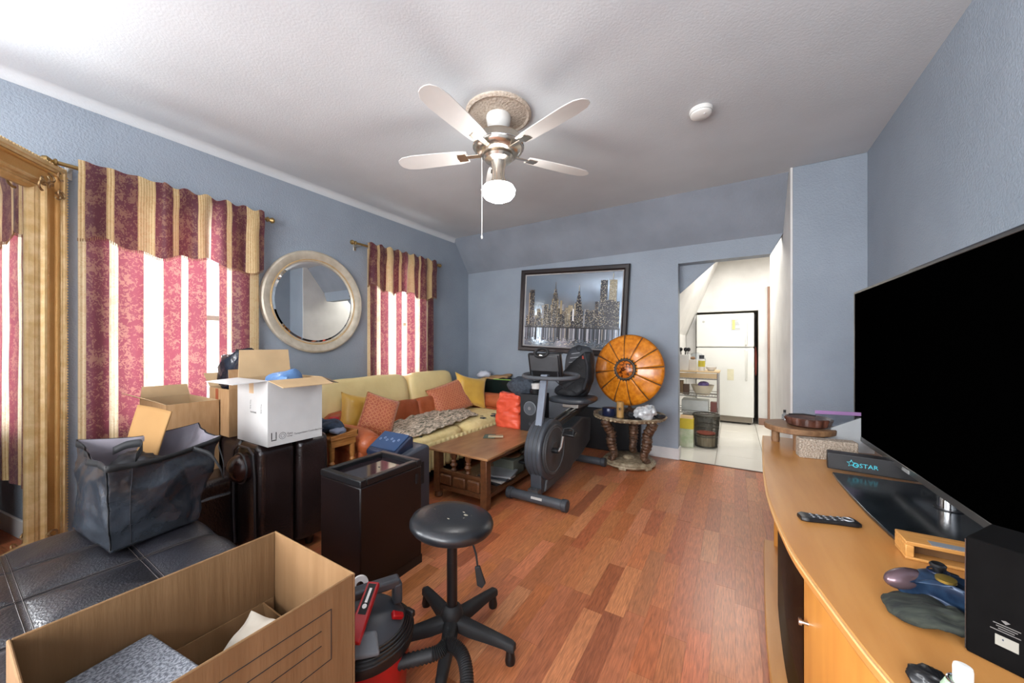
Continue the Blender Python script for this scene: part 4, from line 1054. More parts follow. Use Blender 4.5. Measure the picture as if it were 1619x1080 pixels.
# ------------------------------------------------------------------ bin and clutter beyond the sofa
t = thing('storage_bin', 'black plastic storage bin with a bright green lid rim in the room corner', 'bin', (-2.55, 3.96, 0))
bx = mat('black_green_plastic', '#12201e', rough=.3)
g = G().rings([[(-2.86 + i, 3.845 + i, z), (-2.10 - i, 3.845 + i, z), (-2.10 - i, 4.075 - i, z), (-2.86 + i, 4.075 - i, z)] for i, z in ((.03, 0), (.0, .74))]); g.part('bin_body', bx, t, bevel=.012, seg=3)
G().box(-2.87, -2.09, 3.83, 4.085, .735, .752).part('lid', mat('dark_lid', '#1c2624', rough=.4), t, bevel=.004)
G().box(-2.64, -2.08, 3.826, 3.842, .752, .762).part('lid_rim', mat('lime_plastic', '#8fc05a', rough=.4), t, bevel=.003)
sheet('folded_cloth', (-2.66, 3.95, .776), (6, -4, 12), .36, .2, mat('tan_cloth', '#a8845c', rough=.8), 'tan cloth folded on the lid of the storage bin', 'cloth', .03, 3, th=.02)
crumple('plastic_bag', (-2.86, 3.93, .80), (.085, .09, .055), mat('white_film', '#d3d6e0', rough=.35), 'crumpled white plastic bag on the corner storage bin', 'bag', amp=.03, sc=16, seed=11)

# ------------------------------------------------------------------ coffee table
CX0, CX1, CYa, CYb, CZt = -2.055, -1.48, 2.075, 3.20, .39
oak = mat('worn_brown_oak', '#6b452a', rough=.33, spec=.5, col2='#543420', vscale=7, stretch=(5, 1, 5), bump=.06, bscale=50)
oak_top = mat('worn_table_top', '#a07650', rough=.3, spec=.5, col2='#865c3c', vscale=5, stretch=(3, 1, 3), bump=.05, bscale=50)
t = thing('coffee_table', 'worn brown wooden coffee table with turned spindles and a lower shelf', 'table', ((CX0 + CX1) / 2, (CYa + CYb) / 2, 0))
# top with scalloped edge
g = G(); out = []
n = 60
for i in range(n): s = i / n; out.append((CX0 + (CX1 - CX0) * s, CYa + (.006 * (1 if .3 < s < .7 else 0)) + (.006 if .42 < s < .58 else 0)))
for i in range(n): s = i / n; out.append((CX1 - (.007 if .2 < s < .8 else 0), CYa + (CYb - CYa) * s))
for i in range(n): s = i / n; out.append((CX1 - (CX1 - CX0) * s, CYb))
for i in range(n): s = i / n; out.append((CX0, CYb - (CYb - CYa) * s))
g.prism(out, 'z', CZt - .018, CZt); g.part('tabletop', oak_top, t, bevel=.004)
lw = .058
for x in (CX0 + .03, CX1 - .03 - lw):
    for y in (CYa + .03, CYb - .03 - lw):
        l = G().box(x, x + lw, y, y + lw, .0 if x > -1.9 else .045, CZt - .018).part('leg', oak, t, bevel=.006)
        if x < -1.9: G().lathe([(.022, 0), (.03, .008), (.03, .03), (.024, .045)], 16, (x + lw / 2, y + lw / 2, 0)).part('bun_foot', oak, l)
for y in (CYa + .045, CYb - .045 - .03):
    G().box(CX0 + .08, CX1 - .08, y, y + .03, .07, .105).part('stretcher', oak, t, bevel=.003)
    G().box(CX0 + .08, CX1 - .08, y, y + .03, .20, .225).part('stretcher', oak, t, bevel=.003)
    G().box(CX0 + .08, CX1 - .08, y + .008, y + .022, .105, .20).part('end_panel', oak, t)
    for k in range(3):
        a = CX0 + .092 + k * .135; G().box(a, a + .115, y - .014, y + .01, .112, .192).part('raised_block', oak, t, bevel=.012, seg=2)
    for k in range(2):
        a = CX0 + .215 + k * .14
        G().lathe([(.016, .225), (.022, .235), (.013, .25), (.029, .275), (.016, .295), (.022, .305), (.015, .315), (.025, .335), (.026, .372)], 16, (a, y + .015, 0)).part('spindle', oak, t)
for x in (CX0 + .045, CX1 - .045 - .03): G().box(x, x + .03, CYa + .08, CYb - .08, .07, .10).part('stretcher', oak, t, bevel=.003)
for x in (CX0 + .04, CX1 - .055): G().box(x, x + .015, CYa + .08, CYb - .08, CZt - .06, CZt - .018).part('apron', oak, t)
G().box(CX0 + .06, CX1 - .06, CYa + .07, CYb - .07, .095, .107).part('lower_shelf', oak, t)
# items on the lower shelf
mags = [('#2b2d33', 'dark'), ('#b8b4ae', 'pale'), ('#3a3f46', 'slate'), ('#8a8d90', 'grey')]
z = .108
for i, (c, nme) in enumerate(mags):
    G().obox((0, 0, .007), (.26, .20, .014), (0, 0, 0)).solo('magazine', mat('magazine_%s' % nme, c, rough=.35), '%s magazine in the stack on the coffee table lower shelf' % nme, 'magazine', group='magazines on the lower shelf', loc=(-1.665 + .012 * i, 2.42 + .01 * i, z), rot=(0, 0, R(8 * i - 10)), bevel=.002); z += .0145
G().lathe([(.04, 0), (.06, .003), (.095, .014), (.10, .02), (.096, .02), (.06, .008), (.0005, .006)], 32).solo('metal_plate', light_metal, 'round metal plate on the coffee table lower shelf', 'plate', loc=(-1.64, 2.62, .24))
G().box(-1.75, -1.55, 2.54, 2.72, .108, .24).solo('shoe_box', mat('grey_green_card', '#5e6258', rough=.8), 'grey box under the metal plate on the lower shelf', 'box', origin=(-1.65, 2.63, .108), bevel=.006)
crumple('crumpled_paper', (-1.90, 2.24, .135), (.075, .05, .032), mat('lilac_paper', '#a7a5c0', rough=.7), 'crumpled pale lilac paper under the front of the coffee table', 'paper', amp=.02, sc=20, seed=13)
crumple('crumpled_paper', (-1.76, 2.22, .14), (.06, .05, .034), mat('white_tissue', '#c2c4cc', rough=.7), 'crumpled white tissue behind the coffee table spindles', 'paper', amp=.02, sc=20, seed=14)
crumple('patterned_cloth', (-1.62, 2.86, .165), (.09, .12, .065), mat('patterned_grey_cloth', '#9c9a94', rough=.9, col2='#5d3a38', vscale=30), 'bundled grey and maroon cloth on the coffee table shelf', 'cloth', amp=.03, sc=14, seed=15)
crumple('dark_bundle', (-1.66, 3.02, .17), (.09, .09, .06), black_matte, 'dark crumpled bundle at the back of the coffee table shelf', 'cloth', amp=.03, sc=14, seed=17)
crumple('dark_bundle', (-1.78, 2.72, .15), (.07, .10, .045), mat('teal_grey_cloth', '#4c5a5c', rough=.8), 'grey green cloth heap in the middle of the coffee table shelf', 'cloth', amp=.03, sc=18, seed=18)
# items on the table top
sheet('booklet', (-1.83, 2.60, .395), (0, 0, 28), .10, .13, mat('green_cover', '#4e5c50', rough=.5), 'dark green booklet on the coffee table top', 'booklet', .002, 1, th=.004)
G().obox((0, 0, .004), (.13, .055, .008)).solo('card_pack', mat('cream_card', '#b5a586', rough=.6), 'cream folded card beside the green booklet', 'card', loc=(-1.765, 2.60, .399), rot=(0, 0, R(30)), bevel=.001)

# speaker
t = thing('speaker', 'black bookshelf speaker standing on the coffee table', 'speaker', (-1.625, 3.05, CZt))
x0, x1, y0, y1 = -1.725, -1.52, 2.955, 3.155
spk = mat('black_ash_vinyl', '#1e2126', rough=.5, col2='#17191d', vscale=12)
G().box(x0, x1, y0, y1, CZt, CZt + .345).part('cabinet', spk, t, bevel=.004)
M = Matrix.Rotation(PI / 2, 4, 'X'); cc = ((x0 + x1) / 2 + .0, y0, CZt + .215)
G().torus(cc, .060, .006, 40, 8, M).part('driver_ring', mat('ring_grey', '#70747a', rough=.3), t)
G().lathe([(.058, .002), (.05, -.004), (.03, -.012), (.022, -.004), (.012, .004), (.0005, .006)], 32, (cc[0], y0 - .001 - .004, cc[2]), M).part('driver_cone', mat('cone_grey', '#54585e', rough=.3), t)
G().cyl((cc[0], y0 - .012, cc[2]), (cc[0], y0 - .006, cc[2]), .016, n=20).part('dust_cap', mat('silver_cap', '#9a9da2', rough=.3, metal=.6), t)
G().prism([(-.016, 0), (0, -.016), (.016, 0), (0, .016)], 'y', y0 - .002, y0).part('badge', grey_plastic, t, loc=(0, 0, .06 - 0)) if False else None
bd = G().prism([(cc[0] - .016, CZt + .07), (cc[0], CZt + .054), (cc[0] + .016, CZt + .07), (cc[0], CZt + .086)], 'y', y0 - .002, y0).part('badge', grey_plastic, t)
# cable coil and white jar on the speaker
g = G()
for i in range(4): g.torus((0, 0, .008 + .011 * i), .058 - .002 * (i % 2), .0062, 32, 8)
g.solo('cable_coil', black_plastic, 'coil of thick black cable lying on the speaker', 'cable', loc=(-1.60, 3.04, CZt + .346))
G().lathe([(.0005, 0), (.04, 0), (.043, .01), (.043, .075), (.046, .078), (.046, .095), (.0005, .097)], 28).solo('jar', mat('white_jar', '#d0cfcc', rough=.3), 'white lidded jar standing inside the cable coil on the speaker', 'jar', loc=(-1.60, 3.04, CZt + .346))
# orange shopping bag
def soft_bag(name, label, x0, x1, y0, y1, z0, z1, m, seed, cat='bag', top=.75):
    g = G(); rings = []
    for i in range(25):
        f = i / 24; k = 1 - (1 - top) * f ** 3; r = []
        cx, cy = (x0 + x1) / 2, (y0 + y1) / 2; a, b = (x1 - x0) / 2 * k, (y1 - y0) / 2 * (k if f < .8 else k * (1 - (f - .8) * 2))
        for j in range(64):
            th = 2 * PI * j / 64; c, s = math.cos(th), math.sin(th); q = (abs(c) ** 6 + abs(s) ** 6) ** (-1 / 6)
            p = Vector((cx + a * c * q, cy + b * s * q, z0 + (z1 - z0) * f))
            wr = .022 * noise.noise(Vector((p.x * 9 + seed, p.y * 9, p.z * 20))) + .016 * (noise.ridged_multi_fractal(Vector((p.x * 10, p.y * 10 + seed, p.z * 14)), 1, 2, 3, 1, 2) - 1)
            d = Vector((c, s, 0)); p += d * wr * min(1, f * 8 + .3)
            if f > .9: p.z += .02 * noise.noise(Vector((p.x * 20, p.y * 20, seed)))
            r.append(p)
        rings.append(r)
    return g.rings(rings).solo(name, m, label, cat, origin=((x0 + x1) / 2, (y0 + y1) / 2, z0), ang=180)
soft_bag('tote_bag', 'bright orange-red plastic bag standing on the coffee table', -2.03, -1.745, 2.965, 3.15, CZt, CZt + .33, mat('orange_film', '#dc5a3e', rough=.4, spec=.5, col2='#cc4a30', vscale=5, bump=.6, bscale=14), 3)
crumple('denim_bundle', (-1.77, 3.07, .795), (.155, .10, .095), mat('black_denim', '#2c323b', rough=.85, col2='#3e4650', vscale=40), 'bundled charcoal denim on top of the orange-red bag', 'jeans', amp=.03, sc=12, seed=21)

# ------------------------------------------------------------------ exercise bike
t = thing('exercise_bike', 'dark grey recumbent exercise bike with a tilted console', 'exercise bike', (-1.3, 2.9, 0))
bk = mat('bike_grey_plastic', '#3f4349', rough=.36, col2='#373b41', vscale=5)
bk2 = mat('bike_charcoal_plastic', '#434446', rough=.5, col2='#38393b', vscale=8)
frame_m = mat('bike_frame_paint', '#46494e', rough=.35, vscale=6)
cyy, czz, cr = 2.625, .365, .238
circ = [(cyy + cr * math.cos(2 * PI * i / 48), czz + cr * math.sin(2 * PI * i / 48)) for i in range(48)]
G().prism(circ, 'x', -1.368, -1.225).part('flywheel_cover', bk, t, bevel=.018, seg=4)
for xx in (-1.335, -1.295, -1.262):
    G().torus((xx, cyy, czz), cr + .0005, .0035, 64, 6, Matrix.Rotation(PI / 2, 4, 'Y')).part('cover_rib', bk2, t)
Mx = Matrix.Rotation(PI / 2, 4, 'Y')
G().lathe([(.0005, .012), (.06, .012), (.065, .008), (.16, .006), (.19, .012), (.20, .004), (.20, -.006), (.0005, -.006)], 56, (-1.222, cyy, czz), Mx).part('side_disc', bk2, t)
G().torus((-1.212, cyy, czz), .175, .004, 56, 6, Mx).part('disc_ring', mat('worn_grey', '#5a5d60'), t)
G().prism([(2.46, .055), (2.54, .055), (2.56, .24), (2.45, .24)], 'x', -1.345, -1.25).part('front_post', bk, t, bevel=.008)
G().prism([(2.50, .06), (2.72, .075), (3.0, .085), (3.06, .12), (3.30, .16), (3.52, .24), (3.54, .46), (3.30, .50), (2.95, .44), (2.72, .56), (2.6, .3)], 'x', -1.355, -1.235).part('side_shroud', bk2, t, bevel=.012, seg=3)
rail = G().prism([(2.74, .50), (3.50, .585), (3.50, .625), (2.74, .54)], 'x', -1.345, -1.245).part('seat_rail', black_plastic, t, bevel=.006)
for k in range(2): G().prism([(2.76, .541), (3.49, .626), (3.49, .634), (2.76, .549)], 'x', -1.33 + .05 * k, -1.315 + .05 * k).part('rail_track', light_metal, rail)
# stabilisers
for y, a, b, lb in ((2.40, -1.515, -1.01, 'front'), (3.49, -1.52, -1.07, 'rear')):
    st = G().cyl((a + .03, y, .045), (b - .03, y, .045), .036, n=28).part('stabilizer_bar', frame_m, t)
    for xx, s in ((a, 1), (b, -1)): G().cyl((xx, y, .045), (xx + s * .045, y, .045), .044, n=28).part('end_cap', grey_plastic, st, bevel=.006)
    if lb == 'front': G().box(-1.29, -1.20, y - .037, y - .030, .052, .068).part('safety_sticker', mat('white_sticker', '#c8c8c4'), st)
G().obox((-1.295, 2.435, .075), (.085, .06, .05)).cyl((-1.32, 2.42, .09), (-1.32, 2.42, .11), .008, n=10).cyl((-1.275, 2.42, .09), (-1.275, 2.42, .11), .008, n=10).part('mounting_bolts', mat('dull_steel', '#6c6e70', rough=.4, metal=.8), t)
# console mast
G().rings([[(-1.33, 2.50 + d, .56 + z), (-1.27, 2.50 + d, .56 + z), (-1.27, 2.535 + d, .56 + z), (-1.33, 2.535 + d, .56 + z)] for d, z in ((0, 0), (.10, .40))]).part('console_mast', mat('mast_blue_grey', '#727985', rough=.3, metal=.2), t, bevel=.006)
hb = []
for i in range(41):
    a = 2 * PI * i / 40; hb.append((-1.285 + .235 * math.copysign(abs(math.cos(a)) ** .75, math.cos(a)), 2.69 + .14 * math.sin(a), .945 + .012 * math.sin(a)))
G().tube(hb, .0165, 12).part('handlebar', mat('grip_foam', '#4a4d52', rough=.6), t)
con = G(); Mc = Matrix.Translation((-1.295, 2.62, 1.035)) @ Euler((R(14), 0, 0)).to_matrix().to_4x4()
con.box(-.145, .145, -.02, .02, -.105, .10, Mc); co = con.part('console', black_plastic, t, bevel=.012, seg=3)
g = G().box(-.125, .125, -.028, -.018, -.045, .085, Mc); g.part('console_back', bk2, co, bevel=.006)
g = G()
for xx in (-.115, .115): g.box(xx - .004, xx + .004, -.03, -.02, -.10, -.05, Mc)
g.part('console_clip', grey_plastic, co)
g = G().torus((-1.315, 2.585, 1.135), .052, .013, 32, 10, Euler((R(62), 0, 0)).to_matrix().to_4x4(), sx=1.1, sy=.75); g.part('strap_loop', black_matte, co)
G().tube([(-1.345, 2.575, 1.10), (-1.32, 2.57, 1.115), (-1.29, 2.575, 1.105)], .007, 8).part('buckle', light_metal, co)
# crank and pedal
G().cyl((-1.215, 2.58, .37), (-1.16, 2.58, .37), .022, n=16).part('crank_hub', black_plastic, t)
G().tube([(-1.165, 2.58, .37), (-1.15, 2.60, .40), (-1.145, 2.63, .50)], .010, 8).part('crank_arm', light_metal, t)
pd = G().obox((-1.085, 2.62, .505), (.10, .075, .022), (10, 0, 0)).part('pedal', black_plastic, t, bevel=.006)
G().tube([(-1.045, 2.585, .512), (-1.045, 2.60, .545), (-1.085, 2.61, .555), (-1.125, 2.60, .545), (-1.13, 2.585, .512)], .006, 8).part('pedal_strap', black_matte, pd)
G().tube([(-1.38, 2.58, .37), (-1.41, 2.56, .25)], .010, 8).part('crank_arm', light_metal, t)
G().obox((-1.45, 2.56, .245), (.09, .075, .022)).part('pedal', black_plastic, t, bevel=.006)
# seat and back
seatm = mat('bike_seat_vinyl', '#33373d', rough=.35, spec=.6)
cushion(-1.55, -1.12, 3.12, 3.50, .635, .705, 'seat', seatm, seed=1, p=4)
G().box(-1.40, -1.24, 3.20, 3.46, .60, .645).part('seat_bracket', light_metal, t, bevel=.004)
rotb = Matrix.Rotation(R(-14), 3, 'X')
bb_ = cushion(-1.53, -1.21, 3.53, 3.60, .72, 1.19, 'seat_back', seatm, rot=rotb, seed=2, p=3.2)
g = G()
for i in range(5):
    zz = .93 + i * .045; g.obox((-1.45 + .01 * i, 3.535 + (zz - .95) * .25 - .012, zz), (.09, .012, .006), (0, -8, 0))
g.part('back_vent', mat('pale_slot', '#a0a4a8'), bb_)
G().tube([(-1.31, 3.50, .62), (-1.31, 3.60, .66), (-1.31, 3.62, .95)], .018, 10).part('back_support', frame_m, t)

# ------------------------------------------------------------------ backpack on the bike seat
t = thing('backpack', 'black backpack with straps resting on the exercise bike seat', 'backpack', (-1.35, 3.36, .70))
nylon = mat('black_nylon', '#15171c', rough=.6, col2='#0f1014', vscale=10, bump=.3, bscale=60)
def bag_shape(cx, cy, z0, z1, wx, wy, seed):
    g = G(); rings = []
    for i in range(22):
        f = i / 21; k = math.sin(PI * (.14 + .8 * f)) ** .5; tt = 1 - .58 * f * f; r = []
        for j in range(40):
            th = 2 * PI * j / 40; c, s = math.cos(th), math.sin(th); q = (abs(c) ** 3.5 + abs(s) ** 3.5) ** (-1 / 3.5)
            p = Vector((cx + .13 * f * f + wx * tt * k * c * q, cy + .06 * f + wy * tt * k * s * q, z0 + (z1 - z0) * f))
            p += Vector((c, s, 0)) * .016 * noise.noise(p * 12 + Vector((seed, 0, 0))); r.append(p)
        rings.append(r)
    return g.rings(rings)
body = bag_shape(-1.34, 3.34, .702, 1.13, .18, .10, 1).part('main_compartment', nylon, t, ang=180)
pk = bag_shape(-1.36, 3.25, .712, .90, .165, .07, 4).part('front_pocket', nylon, t, ang=180)
st = mat('webbing', '#24262c', rough=.7)
for a, b in (((-1.50, 3.19, .88), (-1.37, 3.165, .78)), ((-1.37, 3.165, .78), (-1.24, 3.19, .88)), ((-1.48, 3.19, .74), (-1.37, 3.165, .80)), ((-1.37, 3.165, .80), (-1.26, 3.19, .74))):
    G().tube([a, b], .004, 6).part('cord', st, pk)
G().tube([(-1.40, 3.21, 1.13), (-1.44, 3.19, 1.05), (-1.47, 3.20, .97), (-1.45, 3.21, .88)], .011, 8, sq=.4).part('strap', st, t)
G().tube([(-1.20, 3.24, 1.12), (-1.16, 3.22, 1.0), (-1.165, 3.22, .88), (-1.20, 3.22, .78)], .012, 8, sq=.4).part('strap', st, t)
G().obox((-1.21, 3.25, 1.08), (.02, .01, .03)).part('zip_tag', mat('red_tag', '#a33a26'), t)
G().torus((-1.30, 3.37, 1.165), .028, .006, 20, 6, Matrix.Rotation(PI / 2, 4, 'X')).part('grab_loop', st, t)
# flat black case against the back wall
g = G().box(-1.62, -.86, 4.03, 4.09, .0, .47); o = g.solo('flat_case', mat('case_black', '#121317', rough=.45), 'wide flat black case standing against the wall behind the bike', 'case', origin=(-1.24, 4.06, 0), bevel=.01)

# ------------------------------------------------------------------ carved round table
tx, ty = -.905, 3.728
t = thing('ornate_table', 'carved antique bronze-gold round table on three scrolled legs', 'table', (tx, ty, 0))
ant = mat('antique_gilt_resin', '#ab9c82', rough=.45, metal=.15, col2='#7c6a52', vscale=26, bump=.8, bscale=60)
brz = mat('dark_bronze_resin', '#6c503c', rough=.32, metal=.2, col2='#402c20', vscale=22, bump=.7, bscale=70)
g = G(); rings = []
for (r, z) in ((.0005, .455), (.25, .455), (.31, .462), (.335, .475), (.348, .488), (.352, .497), (.345, .505), (.325, .505), (.318, .498), (.30, .496), (.0005, .496)):
    rings.append([(tx + r * (1 + (.018 * math.cos(12 * a) + .012 * math.cos(4 * a) if r > .3 else 0)) * math.cos(a), ty + r * (1 + (.018 * math.cos(12 * a) if r > .3 else 0)) * math.sin(a), z) for a in [2 * PI * j / 144 for j in range(144)]])
g.rings(rings).part('tabletop', ant, t)
g = G()
for j in range(48):
    a = 2 * PI * j / 48; g.ell((tx + .336 * math.cos(a), ty + .336 * math.sin(a), .478), (.014, .014, .011), 8, 6)
b = g.part('carved_border', ant, t); b['kind'] = 'stuff'
G().lathe([(.0005, .4965), (.30, .4965), (.30, .501), (.0005, .501)], 64, (tx, ty, 0)).part('glass_inset', mat('smoked_glass', '#4a4642', rough=.06, spec=.8), t)
for a in (-125, -28, 90):
    A = R(a); u = Vector((math.cos(A), math.sin(A), 0)); pts = []; rad = []
    prof = [(.27, .468, .035), (.285, .44, .04), (.275, .405, .036), (.245, .37, .033), (.225, .33, .037), (.222, .29, .04), (.225, .25, .034), (.215, .21, .037), (.20, .17, .032), (.185, .13, .03), (.185, .105, .03), (.21, .08, .028), (.235, .072, .024)]
    if a == 90: prof = [(p[0] * .92, p[1], p[2]) for p in prof]
    for i in range(len(prof) - 1):
        for k in range(5):
            s = k / 5; q = [prof[i][m_] * (1 - s) + prof[i + 1][m_] * s for m_ in range(3)]
            pts.append(Vector((tx, ty, 0)) + u * q[0] + Vector((0, 0, q[1]))); rad.append(q[2] * 1.22 * (1 + .14 * math.sin(i * 2.1 + s * 6.28)))
    g = G().tube(pts, rad, 14).jitter(.008, 38, a)
    lg = g.part('leg', brz, t, ang=180)
    c = Vector((tx, ty, 0)) + u * .285
    G().ell((c.x, c.y, .445), (.036, .036, .032), 14, 10).jitter(.007, 60, a).part('leg_scroll', ant, lg, ang=180)
    g = G()
    for d in (-.02, 0, .02):
        s = Vector((-u.y, u.x, 0)); c = Vector((tx, ty, 0)) + u * .235 + s * d; g.ell((c.x, c.y, .072), (.012, .012, .012), 10, 6)
    g.part('paw_toes', brz, lg)
g = G(); rings = []
for r, z in ((.0005, .012), (.245, .012), (.258, .025), (.254, .038), (.242, .042), (.236, .055), (.225, .062), (.0005, .062)):
    rings.append([(tx + r * math.cos(2 * PI * j / 72), ty + r * math.sin(2 * PI * j / 72), z) for j in range(72)])
g.rings(rings).part('base_disc', ant, t)
G().lathe([(.0005, .06), (.06, .062), (.05, .075), (.02, .085), (.0005, .087)], 24, (tx, ty, 0)).part('base_rosette', ant, t)
for a in (-140, -90, -30, 40, 140):
    A = R(a); G().obox((tx + .235 * math.cos(A), ty + .235 * math.sin(A), .012), (.05, .07, .024), (0, 0, a)).part('base_foot', ant, t, bevel=.006)

# ------------------------------------------------------------------ mosaic glass lamp shade lamp
lc = Vector((-.93, 3.80, .940)); Lr = .362
axis = Vector((-.13, -1, .10)).normalized()   # faces the room
t = thing('accent_lamp', 'large amber glass disc lamp shade with dark ribs on the carved table', 'lamp', (lc.x, lc.y + .06, .501))
rq = Vector((0, 0, 1)).rotation_difference(axis).to_matrix().to_4x4()
Ml = Matrix.Translation(lc) @ rq
amber = mat('amber_crackle_glass', '#e08c26', rough=.22, spec=.6, col2='#c06c14', vscale=26, coat=.3)
def dish(r): return .085 * (1 - (r / Lr) ** 2)
NR = 12
g = G(); rings = []
for i in range(15):
    r = .065 + (Lr - .065) * i / 14
    rings.append([Ml @ Vector((r * math.cos(a), r * math.sin(a), dish(r))) for a in [2 * PI * j / 96 for j in range(96)]])
for k in range(NR):   # each glass segment its own panel
    h = G(); a0, a1 = 2 * PI * (k + .03) / NR, 2 * PI * (k + .97) / NR
    h.grid(lambda u, v: Ml @ Vector(((.105 + (Lr - .105) * v) * math.cos(a0 + (a1 - a0) * u), (.105 + (Lr - .105) * v) * math.sin(a0 + (a1 - a0) * u), dish(.105 + (Lr - .105) * v))), 8, 10)
    h.part('glass_panel', amber, t, solid=.004, ang=180)
g = G()
for k in range(NR):
    a = 2 * PI * k / NR; g.tube([Ml @ Vector(((.08 + (Lr - .08) * i / 10) * math.cos(a), (.08 + (Lr - .08) * i / 10) * math.sin(a), dish(.08 + (Lr - .08) * i / 10) + .001)) for i in range(11)], .0034, 6)
g.part('rib_frame', mat('dark_ribs', '#4a3420', rough=.4), t)
G().torus((0, 0, 0), Lr, .004, 96, 8).part('rim', mat('dark_amber_rim', '#8a5416'), t)
rm = [o for o in C.objects if o.name.startswith('rim')][-1]
rm.data.transform(Matrix.Translation(-Vector(t.location)) @ Ml @ Matrix.Translation(Vector(t.location)))
h = G().torus((0, 0, .085), .098, .014, 48, 10)
for k in range(24):
    a = 2 * PI * k / 24; h.ell((.116 * math.cos(a), .116 * math.sin(a), .079), (.008, .008, .006), 8, 5)
h.v = [tuple(Ml @ Vector(p)) for p in h.v]; h.part('centre_ring', mat('pewter_ring', '#5a5248', rough=.4, metal=.5, col2='#3a332c', vscale=60), t)
h = G().lathe([(.0005, .108), (.04, .105), (.08, .096), (.098, .084)], 32); h.v = [tuple(Ml @ Vector(p)) for p in h.v]
h.part('centre_glass', mat('mottled_amber', '#c46a1c', rough=.2, col2='#4a2410', vscale=45, vlo=.42, vhi=.55), t)
G().lathe([(.0005, .501), (.09, .501), (.085, .515), (.03, .53), (.016, .55), (.016, .90), (.0005, .90)], 28, (lc.x, lc.y + .065, 0)).part('lamp_base', brz, t)
G().tube([(lc.x, lc.y + .065, .88), lc + axis * .05 * -0 + Vector((0, .0, 0)), lc + axis * .075], .012, 10).part('lamp_neck', brz, t)

# things on the carved table
z = .5015
g = G().lathe([(.0005, 0), (.058, 0), (.06, .004), (.06, .07), (.058, .074), (.0005, .074)], 40, sx=1.1); o = g.solo('tin', mat('midnight_tin', '#1c2440', rough=.22, metal=.2), 'short dark blue tin on the carved round table', 'tin', loc=(-1.055, 3.55, z))
G().box(-.085, .085, -.05, .05, 0, .008).solo('white_card', white_card, 'small white card under the dark blue tin', 'card', loc=(-1.02, 3.505, z - .0003), rot=(0, 0, R(-12))) if False else None
t = thing('candle', 'tan pillar candle with a dark emblem in front of the amber disc', 'candle', (-.93, 3.50, z), world=False)
G().cyl((0, 0, 0), (0, 0, .15), .034, n=32).part('wax', mat('tan_wax', '#b08850', rough=.45, col2='#a27a44', vscale=20), t, bevel=.003)
em = Matrix.Rotation(R(12), 4, 'Z') @ Matrix.Translation((0, -.0345, .085)) @ Matrix.Rotation(PI / 2, 4, 'X')
G().torus((0, 0, 0), .016, .0014, 24, 4, None).part('emblem', ink, t, loc=(.004, -.034, .085), rot=(PI / 2, 0, R(10)))
G().prism([(-.010, 0), (0, -.012), (.010, 0), (0, .012)], 'z', -.001, .0012).part('emblem', ink, t, loc=(.004, -.0345, .085), rot=(PI / 2, 0, R(10)))
G().cyl((0, 0, .149), (0, 0, .158), .0015, n=6).part('wick', ink, t)
crumple('black_cloth', (-.84, 3.53, z + .03), (.06, .045, .026), black_matte, 'small tangle of black cable between the candle and the clear bag', 'cable', amp=.025, sc=30, seed=31)
crumple('clear_bag', (-.70, 3.53, z + .066), (.10, .06, .058), mat('clear_film', '#c9cbcc', rough=.12, spec=.9, col2='#9fa2a4', vscale=30, vlo=.3, vhi=.7), 'crumpled clear plastic bag at the rim of the carved table', 'bag', amp=.05, sc=20, seed=33)
G().lathe([(.0005, 0), (.03, 0), (.05, .012), (.055, .03), (.048, .03), (.042, .016), (.0005, .008)], 28).solo('ashtray', mat('dark_glass', '#26282c', rough=.08), 'dark glass bowl at the kitchen side of the carved table', 'bowl', loc=(-.595, 3.63, z))
# ------------------------------------------------------------------ kitchen
t = thing('refrigerator', 'white top-freezer refrigerator in the kitchen recess', 'refrigerator', (-.12, 6.75, 0))
fw = mat('fridge_white', '#e2e2dc', rough=.35, col2='#dcdcd6', vscale=2, bump=.04, bscale=150)
fx0, fx1, fyf = -.505, .255, 6.40
G().box(fx0 + .01, fx1 - .01, fyf + .07, 7.2, .03, 1.665).part('cabinet', fw, t, bevel=.008)
d1 = G().box(fx0, fx1, fyf, fyf + .065, 1.165, 1.672).part('freezer_door', fw, t, bevel=.012, seg=3)
d2 = G().box(fx0, fx1, fyf, fyf + .065, .115, 1.150).part('fridge_door', fw, t, bevel=.012, seg=3)
G().tube([(fx1 - .10, fyf, 1.19), (fx1 - .10, fyf - .035, 1.20), (fx1 - .10, fyf - .035, 1.53), (fx1 - .10, fyf, 1.56)], .014, 10).part('handle', fw, d1)
G().tube([(fx1 - .10, fyf, 1.12), (fx1 - .10, fyf - .035, 1.11), (fx1 - .10, fyf - .035, .70), (fx1 - .10, fyf, .67)], .014, 10).part('handle', fw, d2)
G().box(fx0 + .02, fx1 - .02, fyf + .03, fyf + .06, .03, .11).part('base_grille', mat('taupe_grille', '#8a8072', rough=.6), t)
G().ell((fx0 + .10, fyf - .002, 1.56), (.018, .003, .018), 16, 6).part('badge', mat('pale_badge', '#b8b8b4'), d1)
nt_ = G().box(-.05, .09, fyf - .003, fyf, 1.40, 1.60).part('note_sheet', mat('white_note', '#d8dad8'), d1)
g = G(); rr = random.Random(2)
for i in range(9): g.box(-.035, .02 + rr.random() * .06, fyf - .0042, fyf - .003, 1.425 + i * .018, 1.430 + i * .018)
g.part('note_lines', mat('grey_print', '#6f726e'), nt_)
G().box(-.02, .015, fyf - .0045, fyf - .003, 1.43, 1.57).part('yellow_strip', mat('yellow_note', '#d8cf80'), nt_)
G().box(-.085, .0, fyf - .003, fyf, .66, .83).part('paper_note', mat('cream_note', '#dcd6b8'), d2)
for x, y, z in ((-.46, 6.5, 0), (.2, 6.5, 0), (-.46, 7.1, 0), (.2, 7.1, 0)): G().cyl((x, y, 0), (x, y, .035), .02, n=10).part('foot', black_plastic, t)
